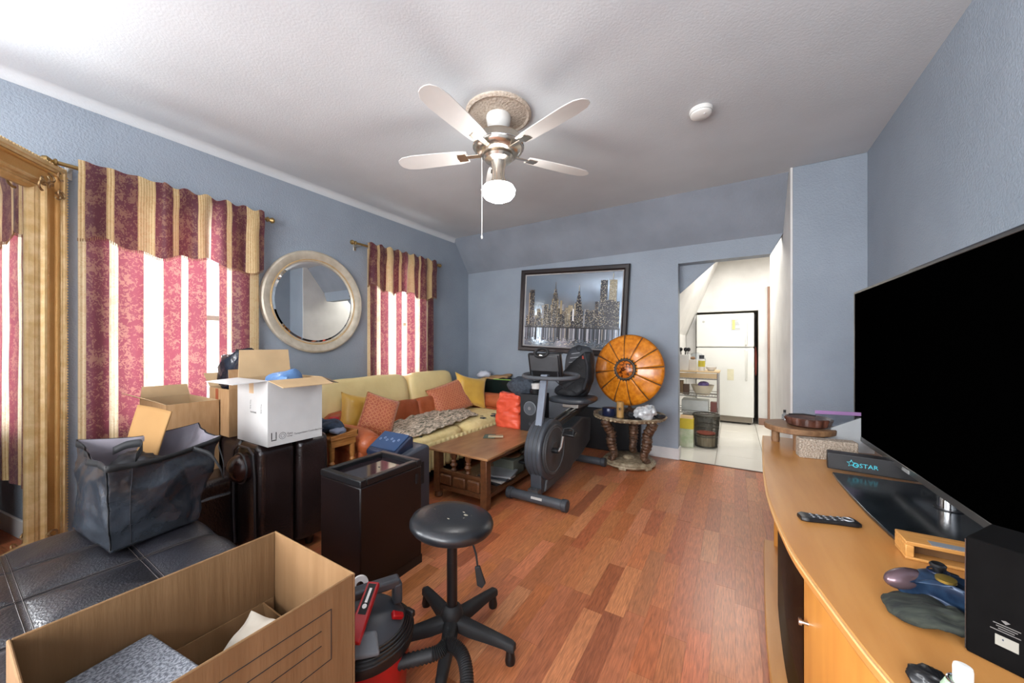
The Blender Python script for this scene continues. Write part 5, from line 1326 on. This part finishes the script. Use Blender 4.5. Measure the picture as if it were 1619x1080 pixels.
crumple('red_cloth', (.287, 6.68, .95), (.018, .06, .22), mat('faded_red_cloth', '#b05a50', rough=.8), 'faded red cloth squeezed beside the refrigerator', 'cloth', amp=.02, sc=12, seed=40)

t = thing('kitchen_rack', 'chrome wire rack with three tiers inside the kitchen doorway', 'shelf', (-.4, 5.2, 0))
rx0, rx1, ry0, ry1 = -.635, -.165, 5.03, 5.36
for x in (rx0, rx1):
    for y in (ry0, ry1): G().cyl((x, y, .0), (x, y, .86), .011, n=12).part('post', chrome, t)
shelf_m = mat('rack_wire', '#b8b8b4', rough=.25, metal=.9)
for z in (.12, .345, .56, .775):
    g = G()
    for a, b in (((rx0, ry0), (rx1, ry0)), ((rx0, ry1), (rx1, ry1)), ((rx0, ry0), (rx0, ry1)), ((rx1, ry0), (rx1, ry1))):
        g.tube([(*a, z), (*b, z)], .007, 8); g.tube([(*a, z + .03), (*b, z + .03)], .004, 6)
    for i in range(1, 14):
        x = rx0 + (rx1 - rx0) * i / 14; g.tube([(x, ry0, z), (x, ry1, z)], .0028, 5)
    g.part('wire_shelf', shelf_m, t)
bm_ = mat('pale_birch', '#cdb083', rough=.5)
G().box(rx0 - .02, rx1 + .02, ry0 - .02, ry1 + .02, .855, .873).part('wooden_top', bm_, t, bevel=.003)
G().box(rx0 + .02, rx1 - .01, ry0 - .012, ry0 - .004, .785, .845).part('drawer_front', bm_, t, bevel=.003)
# on top of the rack
z = .8735
t = thing('utensil_crock', 'white square crock of dark utensils on top of the kitchen rack', 'utensil holder', (-.56, 5.15, z))
g = G().rings([[(-.56 - a, 5.15 - a, zz), (-.56 + a, 5.15 - a, zz), (-.56 + a, 5.15 + a, zz), (-.56 - a, 5.15 + a, zz)] for a, zz in ((.068, z), (.078, z + .20), (.070, z + .20), (.06, z + .02))]); g.part('crock', white_plastic, t, bevel=.003)
for k in range(6):
    a = k * 1.05; ut = G().tube([(-.56 + .02 * math.cos(a), 5.15 + .02 * math.sin(a), z + .03), (-.56 + .06 * math.cos(a), 5.15 + .06 * math.sin(a), z + .25)], .004, 6).ell((-.56 + .065 * math.cos(a), 5.15 + .065 * math.sin(a), z + .265), (.022, .010, .026), 10, 6).part('utensil', black_plastic, t)
def sbox(name, label, cat, x, y, z, w, d, h, c, nm): return G().box(-w / 2, w / 2, -d / 2, d / 2, 0, h).solo(name, mat(nm, c, rough=.5), label, cat, loc=(x, y, z), bevel=.003)
sbox('carton', 'small white and tan carton next to the utensil crock', 'box', -.445, 5.12, z, .085, .06, .135, '#d9d2c6', 'tan_white_carton')
G().ell((0, 0, 0), (.03, .03, .02), 12, 8).jitter(.006, 40).solo('garlic_bulb', mat('brown_bulb', '#8a6848'), 'brown onion sitting on the small white carton', 'onion', loc=(-.445, 5.12, z + .155))
t = thing('vitamin_bottle', 'bottle with yellow label and grey cap on the kitchen rack', 'bottle', (-.345, 5.12, z), world=False)
G().lathe([(.0005, 0), (.036, 0), (.038, .006), (.038, .13), (.028, .148), (.0005, .15)], 24).part('bottle_body', white_plastic, t)
G().cyl((0, 0, .05), (0, 0, .125), .0386, n=24).part('label_wrap', mat('yellow_label', '#d2c23e'), t)
G().cyl((0, 0, .148), (0, 0, .195), .03, n=24).part('cap', grey_plastic, t)
G().lathe([(.0005, 0), (.03, 0), (.055, .025), (.06, .05), (.055, .05), (.03, .012), (.0005, .01)], 24).solo('bowl', mat('white_bowl', '#d8d6d0', rough=.25), 'small white bowl at the corner of the kitchen rack top', 'bowl', loc=(-.24, 5.14, z))
G().torus((0, 0, 0), .11, .006, 40, 6, Matrix.Rotation(R(80), 4, 'X')).lathe([(.0005, -.004), (.106, -.002), (.106, .002), (.0005, .004)], 40, M=Matrix.Rotation(R(80), 4, 'X')).solo('glass_lid', glassmat('lid_glass', (.9, .92, .92), gloss=.25, rough=.1), 'round glass pot lid standing behind the small cartons', 'lid', loc=(-.42, 5.27, z + .113))
# tier items
z = .564
t = thing('mixing_bowl', 'large cream mixing bowl on the upper wire tier', 'bowl', (-.34, 5.18, z), world=False)
G().lathe([(.0005, 0), (.07, 0), (.105, .05), (.13, .12), (.135, .125), (.128, .125), (.10, .055), (.065, .01), (.0005, .008)], 36).part('bowl', mat('cream_plastic', '#dcd2b8', rough=.4), t)
sbox('spice_tin', 'dark brown tin beside the mixing bowl on the upper wire tier', 'tin', -.52, 5.13, z, .07, .08, .13, '#6a5140', 'brown_tin')
sbox('snack_pack', 'tan snack pack between the posts on the upper wire tier', 'packet', -.585, 5.2, z, .05, .1, .17, '#b89a72', 'tan_packet')
crumple('purple_pack', (-.33, 5.18, z + .135), (.06, .05, .035), mat('purple_film', '#7a68a0', rough=.4), 'purple and white packet lying in the mixing bowl', 'packet', amp=.02, sc=24, seed=50)
z = .349
sbox('storage_tub', 'large translucent white storage tub on the middle wire tier', 'tub', -.42, 5.19, z, .30, .24, .15, '#c8ccc8', 'frosted_tub')
sbox('maroon_tin', 'maroon tin beside the white tub on the middle wire tier', 'tin', -.215, 5.19, z, .07, .1, .13, '#7a4238', 'maroon_tin')
z = .124
sbox('lower_crate', 'grey plastic crate on the lowest wire tier', 'crate', -.40, 5.2, z, .36, .26, .16, '#8a8a82', 'grey_crate')
# wire waste basket
bxn, byn = -.28, 4.83
t = thing('waste_basket', 'dark mesh waste basket on the kitchen tiles', 'basket', (bxn, byn, 0))
dm = mat('dark_mesh', '#4c4a42', rough=.4, metal=.5)
for z, r in ((.01, .115), (.13, .122), (.25, .132), (.375, .142)): G().torus((bxn, byn, z), r, .006, 40, 8).part('hoop', dm, t)
g = G()
for k in range(60):
    a = 2 * PI * k / 60; g.tube([(bxn + .115 * math.cos(a), byn + .115 * math.sin(a), .01), (bxn + .142 * math.cos(a), byn + .142 * math.sin(a), .375)], .0022, 5)
w_ = g.part('wire_mesh', dm, t); w_['kind'] = 'stuff'
G().cyl((bxn, byn, .004), (bxn, byn, .012), .115, n=40).part('basket_bottom', dm, t)
G().lathe([(.0005, .014), (.09, .014), (.098, .14), (.0005, .15)], 24, (bxn, byn, 0)).solo('paper_rolls', mat('beige_paper', '#bcae92', rough=.8, col2='#8c7c60', vscale=40, stretch=(1, 1, .05)), 'beige paper bundle inside the waste basket', 'paper', ) 
G().lathe([(.0005, .152), (.098, .152), (.10, .165), (.0005, .17)], 24, (bxn, byn, 0)).solo('red_tray', mat('red_band', '#a04a36', rough=.6), 'red tray on the paper inside the waste basket', 'tray')
# yellow paper bag
t = thing('grocery_bag', 'yellow and white printed carton on the tiles by the doorway edge', 'box', (-.47, 4.72, 0))
G().box(-.545, -.40, 4.66, 4.79, 0, .215).part('lower_print', mat('white_green_print', '#cfd2bc', rough=.6, col2='#a8b890', vscale=12), t, bevel=.003)
G().box(-.546, -.399, 4.659, 4.791, .2151, .335).part('upper_print', mat('yellow_print', '#dcc43a', rough=.6), t, bevel=.003)
G().prism([(4.66, .3352), (4.79, .3352), (4.74, .365), (4.71, .365)], 'x', -.54, -.405).part('carton_top', kraft_light, t)

# ------------------------------------------------------------------ bow-fronted TV cabinet
CZc = .68
fr = [(.42, .30), (.33, .45), (.262, .60), (.207, .778), (.187, .847), (.157, .977), (.128, 1.12), (.114, 1.25), (.104, 1.40), (.100, 1.55), (.104, 1.76), (.112, 1.95), (.122, 2.15), (.132, 2.35), (.145, 2.52)]
def smooth_curve(P, k=5):
    out = []
    for i in range(len(P) - 1):
        p0, p1, p2, p3 = P[max(0, i - 1)], P[i], P[i + 1], P[min(len(P) - 1, i + 2)]
        for j in range(k):
            s = j / k; out.append(tuple(.5 * ((2 * p1[m_]) + (p2[m_] - p0[m_]) * s + (2 * p0[m_] - 5 * p1[m_] + 4 * p2[m_] - p3[m_]) * s * s + (3 * p1[m_] - p0[m_] - 3 * p2[m_] + p3[m_]) * s ** 3) for m_ in (0, 1)))
    return out + [P[-1]]
frs = smooth_curve(fr)
def fx_at(y):
    for i in range(len(frs) - 1):
        if frs[i][1] <= y <= frs[i + 1][1]:
            s = (y - frs[i][1]) / (frs[i + 1][1] - frs[i][1]); return frs[i][0] + s * (frs[i + 1][0] - frs[i][0])
    return frs[0][0] if y < frs[0][1] else frs[-1][0]
t = thing('media_cabinet', 'honey beech bow-fronted media cabinet under the television', 'cabinet', (.5, 1.4, 0))
beech = mat('honey_beech', '#bb8449', rough=.3, spec=.5, col2='#b17940', vscale=6, stretch=(5, .6, 5), bump=.03)
beech2 = mat('honey_beech_upright', '#c4863f', rough=.35, spec=.4, col2='#b97b38', vscale=6, stretch=(5, 5, .6))
G().prism(frs + [(RX - .006, 2.52), (RX - .006, .30)], 'z', CZc - .026, CZc).part('top_panel', beech, t, bevel=.004)
edge = G().tube([(x - .0005, y, CZc - .004) for x, y in frs], .0035, 6).part('edge_band', mat('worn_beech_edge', '#d0a068', rough=.5), t)
G().prism([(x + .004, y) for x, y in frs] + [(RX - .006, 2.52), (RX - .006, .30)], 'z', .05, .085).part('base_shelf', beech, t, bevel=.003)
G().prism([(x + .05, y) for x, y in frs] + [(RX - .02, 2.48), (RX - .02, .32)], 'z', 0, .05).part('plinth', beech2, t)
G().box(.19, RX - .01, 2.46, 2.482, .085, CZc - .026).part('end_panel', beech2, t, bevel=.002)
G().box(.46, RX - .01, .34, .362, .085, CZc - .026).part('end_panel', beech2, t, bevel=.002)
G().box(.19, RX - .01, 1.91, 1.93, .085, CZc - .026).part('divider', beech2, t)
G().box(.185, RX - .01, 1.24, 1.262, .085, CZc - .026).part('divider', beech2, t)
G().box(RX - .02, RX - .008, .36, 2.46, .085, CZc - .026).part('back_panel', beech2, t)
G().box(.24, RX - .02, 1.93, 2.46, .36, .378).part('inner_shelf', beech2, t)
# curved solid door with knob
def curved_panel(ya, yb, inset, th, z0, z1, n=16):
    A = [(fx_at(ya + (yb - ya) * i / n) + inset, ya + (yb - ya) * i / n) for i in range(n + 1)]; B = [(x + th, y) for x, y in A[::-1]]
    return G().prism(A + B, 'z', z0, z1)
dr = curved_panel(.80, 1.235, .045, .018, .09, CZc - .03).part('door', beech2, t, bevel=.002)
kx = fx_at(1.19) + .045
G().cyl((kx, 1.195, .478), (kx - .014, 1.195, .478), .005, n=14).cyl((kx - .014, 1.195, .478), (kx - .02, 1.195, .478), .009, n=16).part('knob', light_metal, dr)
dr2 = curved_panel(.40, .795, .045, .018, .09, CZc - .03).part('door', beech2, t, bevel=.002)
gd = curved_panel(1.265, 1.905, .05, .006, .09, CZc - .03).part('glass_door', glassmat('smoked_cabinet_glass', (.16, .13, .12), gloss=.12, rough=.06), t)
G().prism([(1.78, .60), (1.88, .645), (1.86, .50)], 'x', fx_at(1.85) + .042, fx_at(1.85) + .046).part('painter_tape', mat('blue_tape', '#1f49b4', rough=.6), gd)

# ---- television
t = thing('television', 'large flat screen television standing on the media cabinet', 'television', (.55, 1.8, CZc))
TX, ty0, ty1, tz0, tz1 = .522, 1.215, 2.41, .745, 1.458
bez = mat('silver_black_bezel', '#5a5856', rough=.3, metal=.7)
Mt = Matrix.Translation((TX, (ty0 + ty1) / 2, 0)) @ Matrix.Rotation(R(1.2), 4, 'Z')
hw = (ty1 - ty0) / 2
def tb(*a): return G().box(*a, Mt)
tb(.008, .045, -hw + .01, hw - .01, tz0 + .01, tz1 - .01).part('rear_shell', black_matte, t, bevel=.008)
b = G()
for a in ((-hw, hw, tz1 - .010, tz1), (-hw, hw, tz0, tz0 + .022), (-hw, -hw + .010, tz0 + .022, tz1 - .01), (hw - .010, hw, tz0 + .022, tz1 - .01)):
    b.box(-.003, .014, *a, Mt)
bo = b.part('bezel', bez, t, bevel=.001, seg=1)
tb(-.001, .008, -hw + .010, hw - .010, tz0 + .022, tz1 - .010).part('screen', mat('black_screen', '#010101', rough=1, spec=0), t)
tb(-.006, -.003, hw - .62, hw - .57, tz0 + .004, tz0 + .016).part('logo_sticker', mat('grey_logo', '#8a8a88'), bo)
tb(-.004, .02, -hw - .002, -.02, tz1 - .001, tz1 + .002).part('top_tape', mat('black_shiny_tape', '#26282c', rough=.2), bo)
# stand
nk = G().cyl((TX + .045, 1.66, CZc + .012), (TX + .045, 1.66, .80), .024, n=28).part('stand_neck', chrome, t)
G().cyl((TX + .045, 1.66, CZc + .010), (TX + .045, 1.66, CZc + .014), .032, n=28).part('neck_collar', black_plastic, nk)
sb = [(.335, 1.90), (.333, 1.80), (.337, 1.65), (.345, 1.5), (.358, 1.37), (.372, 1.30), (.80, 1.30), (.80, 1.90)]
G().prism(sb, 'z', CZc + .001, CZc + .011).part('glass_base', mat('black_gloss_glass', '#14171a', rough=.16, spec=.8, col2='#24292d', vscale=9, bump=.02, bscale=40), t, bevel=.002)

# ---- black streaming box lying along the stand, with star logo lettering
t = thing('set_top_box', 'long black box with cyan star lettering beside the television base', 'box', (.50, 1.905, CZc), (0, 0, -6), world=False)
G().box(-.175, .19, .02, .075, .0125, .078).part('case', mat('matte_black_card', '#19181a', rough=.45), t, bevel=.003)
cyan = mat('cyan_print', '#3fb4c4', rough=.4)
text('STAR', .023, cyan, 'lettering', t, (-.080, .0192, .034), (90, 0, 0), depth=.0006)
G().torus((-.090, .0195, .041), .0075, .002, 24, 6, Matrix.Rotation(PI / 2, 4, 'X')).box(-.090, -.082, .0185, .0198, .039, .042).part('ring_letter', cyan, t)
star = []
for k in range(10):
    a = PI / 2 + k * PI / 5; r = .014 if k % 2 == 0 else .006; star.append((-.103 + r * math.cos(a), .046 + r * math.sin(a)))
sp_ = [Vector((p[0], .0192, p[1])) for p in star]; sp_.append(sp_[0])
G().tube(sp_, .0013, 5).part('star_outline', cyan, t)
bl = []
for i in range(24):
    a = 2 * PI * i / 24; bl.append((.105 + .02 * math.cos(a), .0192, .046 + .011 * math.sin(2 * a)))
G().tube(bl, .001, 5).part('emblem', mat('grey_logo', '#8a8a88'), t)
G().tube([(.120, .0192, .05), (.135, .0192, .040), (.142, .0192, .052)], .0045, 6).part('emblem', mat('grey_logo', '#8a8a88'), t)

# ---- textured beige block and things at the cabinet's far end
sty = mat('beaded_foam', '#b3a595', rough=.9, col2='#8f8070', vscale=150, vlo=.4, vhi=.6, bump=.9, bscale=170)
G().box(-.105, .105, -.0, .055, 0, .088).solo('foam_brick', sty, 'rough beige foam brick beside the small wooden stand', 'block', loc=(.362, 2.125, CZc), rot=(0, 0, R(8)), bevel=.004)
sc_ = (.285, 2.345)
t = thing('wooden_stand', 'round wooden riser on turned legs at the far end of the media cabinet', 'stand', (sc_[0], sc_[1], CZc), world=False)
drift = mat('weathered_wood', '#8a6848', rough=.6, col2='#6e4e34', vscale=18, stretch=(1, 6, 1), bump=.15, bscale=60)
G().lathe([(.0005, .080), (.138, .080), (.146, .084), (.148, .104), (.144, .110), (.0005, .110)], 56).part('top_disc', drift, t)
for a in (-100, 150, 30):
    A = R(a); G().lathe([(.017, 0), (.019, .01), (.018, .05), (.019, .088)], 16, (.108 * math.cos(A), .108 * math.sin(A), 0)).part('leg', drift, t)
# carved brown dish on it
t = thing('carved_dish', 'dark brown carved wooden dish with a scalloped rim on the round riser', 'dish', (sc_[0] + .035, sc_[1] - .01, CZc + .1105), world=False)
g = G(); rings = []
for r, z in ((.0005, 0), (.075, 0), (.088, .008), (.094, .038), (.088, .044), (.072, .038), (.0005, .034)):
    rings.append([(r * (1 + (.05 * math.cos(16 * a) if r > .09 else 0)) * math.cos(a), r * (1 + (.05 * math.cos(16 * a) if r > .09 else 0)) * math.sin(a), z) for a in [2 * PI * j / 128 for j in range(128)]])
g.rings(rings).part('dish', mat('reddish_carved_wood', '#5a3528', rough=.5, col2='#40241a', vscale=20, bump=.3, bscale=50), t)
G().ell((.02, .0, .034), (.04, .02, .006), 16, 6).part('knife_rest', ink, t) if False else None
G().tube([(-.06, .02, .045), (.0, .035, .048), (.05, .02, .046)], .004, 6).solo('pen', ink, 'black pen lying on the carved brown dish', 'pen', loc=(sc_[0] + .02, sc_[1], CZc + .1125))
t = thing('small_bottle', 'tiny clear bottle with a dark cap behind the round riser', 'bottle', (.235, 2.44, CZc + .1105), world=False)
G().lathe([(.0005, 0), (.012, 0), (.013, .004), (.013, .03), (.006, .036), (.006, .042)], 16).part('bottle_body', glassmat('vial_glass', (.85, .9, .95), gloss=.3), t)
G().cyl((0, 0, .042), (0, 0, .056), .006, n=10).part('cap', ink, t)
# zip bag with a white paper
t = thing('zip_bag', 'clear zip bag with a purple seal holding white paper', 'bag', (.46, 2.30, CZc), (0, 0, 12), world=False)
g = G()
for s in (1, -1):
    g.grid(lambda u, v, s=s: ((u - .5) * .25, s * .022 * math.sin(PI * u) * (1 - v) + .006 * noise.noise(Vector((u * 5, v * 5, s))), .20 * v), 16, 14)
g.part('film', glassmat('bag_film', (.86, .88, .92), gloss=.2, rough=.25), t, ang=180)
G().box(-.125, .125, -.004, .004, .183, .20).part('zip_seal', mat('purple_seal', '#94709c', rough=.3), t, bevel=.002)
G().prism([(-.09, .01), (.10, .01), (.11, .10), (.055, .175), (-.06, .12)], 'y', -.003, .003).part('paper', mat('white_note_paper', '#d9d8d2', rough=.7), t)
crumple('foil_scrap', (.585, 2.12, CZc + .024), (.05, .03, .022), mat('foil', '#9a948a', rough=.3, metal=.6), 'crumpled foil scrap behind the beige foam brick', 'foil', amp=.015, sc=40, seed=61)
# ---- remote
t = thing('remote_control', 'black remote control lying on the media cabinet', 'remote', (.236, 1.385, CZc), (0, 0, 14), world=False)
rings = []
for i in range(13):
    f = i / 12; x = -.072 + .144 * f; w_ = .021 + .002 * math.cos(f * 6); h = .016 - .004 * math.sin(PI * f); e = .7 if i in (0, 12) else 1
    rings.append([(x, -w_ * e, .003), (x, -w_ * e * .7, .0), (x, w_ * e * .7, .0), (x, w_ * e, .003), (x, w_ * e * .9, h * e), (x, -w_ * e * .9, h * e)])
rb = G().rings(rings).part('shell', black_plastic, t, bevel=.002)
for i in range(5):
    for j in range(3):
        G().ell((-.040 + i * .017, -.011 + j * .011, .0125 + .0012 * abs(i - 2)), (.0042, .0034, .0016), 10, 5).part('button', mat('grey_button', '#7e8084' if (i + j) % 3 == 0 else '#2a2c30'), rb)
G().torus((.046, 0, .0145), .012, .0022, 20, 6).part('navigation_ring', mat('silver_ring', '#b5b7ba', rough=.3, metal=.7), rb)
# ---- open ended wooden block
t = thing('wooden_holder', 'open-ended light wood box with a grey top strip near the television edge', 'box', (.43, 1.285, CZc + .0), (0, 0, 0), world=False)
lwood = mat('pale_pine', '#c08a4a', rough=.5, col2='#aa763a', vscale=14, stretch=(1, 8, 8))
g = G().box(-.075, .12, -.04, .03, .0115, .018).box(-.075, .12, -.04, .03, .046, .055).box(-.075, -.060, -.04, .03, .018, .046).box(.106, .12, -.04, .03, .018, .046).box(-.06, .106, .02, .03, .018, .046)
g.v = [(x, y, z - .011) for x, y, z in g.v]; g.part('wood_frame', lwood, t, bevel=.0015, seg=1)
G().box(-.03, .118, -.036, -.012, .0442, .0452).part('grey_strip', mat('grey_felt', '#7c8086', rough=.8), t)
G().box(-.058, .104, -.01, .019, .008, .034).part('inner_block', mat('brown_felt', '#6a4a2a', rough=.8), t)
# ---- game controller resting on a folded green cloth
crumple('folded_cloth', (.345, .985, CZc + .018), (.085, .052, .018), mat('olive_stripe_cloth', '#2c3028', rough=.9, col2='#121414', vscale=50, stretch=(.2, 3, 1)), 'folded olive green cloth under the blue game controller', 'cloth', amp=.03, sc=26, seed=70)
t = thing('game_controller', 'metallic blue and bronze game controller resting on olive cloth', 'controller', (.362, 1.005, CZc + .034), (4, 0, -45), world=False)
blue_m = mat('metallic_blue_shell', '#24384f', rough=.32, metal=.35, col2='#111f34', vscale=45)
bron = mat('bronze_grip', '#7a6468', rough=.25, metal=.6, col2='#5c4a50', vscale=8)
out = [(-.076, -.045), (-.070, -.055), (-.058, -.052), (-.045, -.025), (-.03, -.014), (.03, -.014), (.045, -.025), (.058, -.052), (.070, -.055), (.076, -.045), (.076, -.01), (.064, .03), (.045, .043), (-.045, .043), (-.064, .03), (-.076, -.01)]
rings = []
for s, z in ((.72, 0), (.92, .006), (1.0, .018), (.98, .028), (.88, .036), (.6, .040)): rings.append([(x * (s if s > .8 else s), y * s, z - .012 * (1 if y < -.03 else 0)) for x, y in out])
G().rings(rings).part('shell', blue_m, t, sub=2, ang=180)
G().ell((-.066, -.028, .018), (.019, .042, .020), 20, 14, Matrix.Rotation(R(-14), 4, 'Z')).part('grip', bron, t)
G().ell((.066, -.028, .018), (.019, .042, .020), 20, 14, Matrix.Rotation(R(14), 4, 'Z')).part('grip', blue_m, t)
for a, b in ((-.042, .018), (.022, -.004)):
    s_ = G().cyl((a, b, .034), (a, b, .048), .007, n=16).lathe([(.0005, .046), (.011, .046), (.012, .051), (.009, .054), (.0005, .053)], 20, (a, b, 0)).part('thumbstick', black_plastic, t)
    G().torus((a, b, .038), .014, .002, 24, 6).part('stick_ring', mat('dark_blue_ring', '#101c34', rough=.3), s_)
G().lathe([(.0005, .038), (.014, .038), (.014, .043), (.0005, .044)], 24, (-.020, -.004, 0)).part('direction_pad', mat('gold_button', '#b09348', rough=.3, metal=.8), t)
for a, b, c in ((.042, .030, '#c8ccd0'), (.054, .018, '#20242c'), (.030, .018, '#20242c'), (.042, .006, '#cfc8b0')):
    G().lathe([(.0005, .036), (.0055, .036), (.0055, .043), (.0005, .045)], 14, (a, b, 0)).part('face_button', mat('btn' + c, c, rough=.3), t)
G().cyl((0, .026, .038), (0, .026, .0425), .008, n=18).part('home_button', mat('silver_ring', '#b5b7ba'), t)
for s in (-1, 1): G().obox((s * .045, .044, .022), (.036, .014, .016), (0, 0, -s * 18)).part('bumper', black_plastic, t, bevel=.004)
# thin cable
G().tube([(.40, 1.10, CZc + .004), (.39, 1.03, CZc + .004), (.36, .97, CZc + .004), (.385, .935, CZc + .006), (.40, .965, CZc + .004), (.42, .95, CZc + .004)], .0022, 6).solo('charging_cable', grey_plastic, 'thin dark charging cable beside the olive cloth', 'cable')
G().ell((0, 0, .010), (.014, .010, .010), 14, 8).solo('teal_cap', mat('teal_plastic', '#2f7f92', rough=.3), 'small teal bottle cap near the black router box', 'cap', loc=(.425, 1.12, CZc))
# ---- black router box
t = thing('router_box', 'upright glossy black device box with small grey printing', 'box', (.335, .925, CZc), (0, 0, -35), world=False)
G().box(0, .26, -.0, .11, .001, .195).part('shell', mat('black_carton_print', '#070606', rough=.85, spec=.08, col2='#0a0909', vscale=30), t, bevel=.003)
G().box(-.0012, 0, .002, .108, .004, .19).part('glossy_side', mat('glossy_black_side', '#2a2626', rough=.06, spec=.9), t)
# ruled panel printed on the face that points to the camera (-Y in local space)
g = G()
for i, (a, b) in enumerate(((.029, .056), (.032, .053), (.034, .05), (.026, .056))): g.box(a, b, -.0005, .0, .070 - i * .0036, .0714 - i * .0036)
prt = mat('dim_grey_print', '#5c5856', rough=.7)
g.part('printed_lines', prt, t, smooth=False)
G().prism([(.037, .0775), (.0415, .0735), (.046, .0775), (.0415, .0795)], 'y', -.0005, 0).part('printed_icon', prt, t)
G().box(.031, .054, -.0006, 0, .036, .053).part('blank_sticker', mat('off_white_sticker', '#858279', rough=.6), t)
G().box(.060, .061, -.0005, 0, .03, .07).part('printed_rule', prt, t)
# ---- little spray bottle and black scrap
t = thing('spray_bottle', 'small pale green bottle with a white cap in the near corner of the cabinet', 'bottle', (.272, .757, CZc), world=False)
G().lathe([(.0005, 0), (.019, 0), (.021, .004), (.021, .034), (.017, .044), (.010, .048)], 28).part('bottle_body', mat('pale_green_plastic', '#a9c4a8', rough=.3), t)
G().torus((0, 0, .048), .014, .002, 28, 8).part('collar', chrome, t)
G().lathe([(.0095, .046), (.0098, .068), (.009, .072), (.0005, .073)], 24).part('cap', white_plastic, t)
crumple('black_scrap', (.262, .795, CZc + .012), (.034, .028, .012), black_plastic, 'crumpled black scrap next to the pale green bottle', 'scrap', amp=.014, sc=60, seed=80)
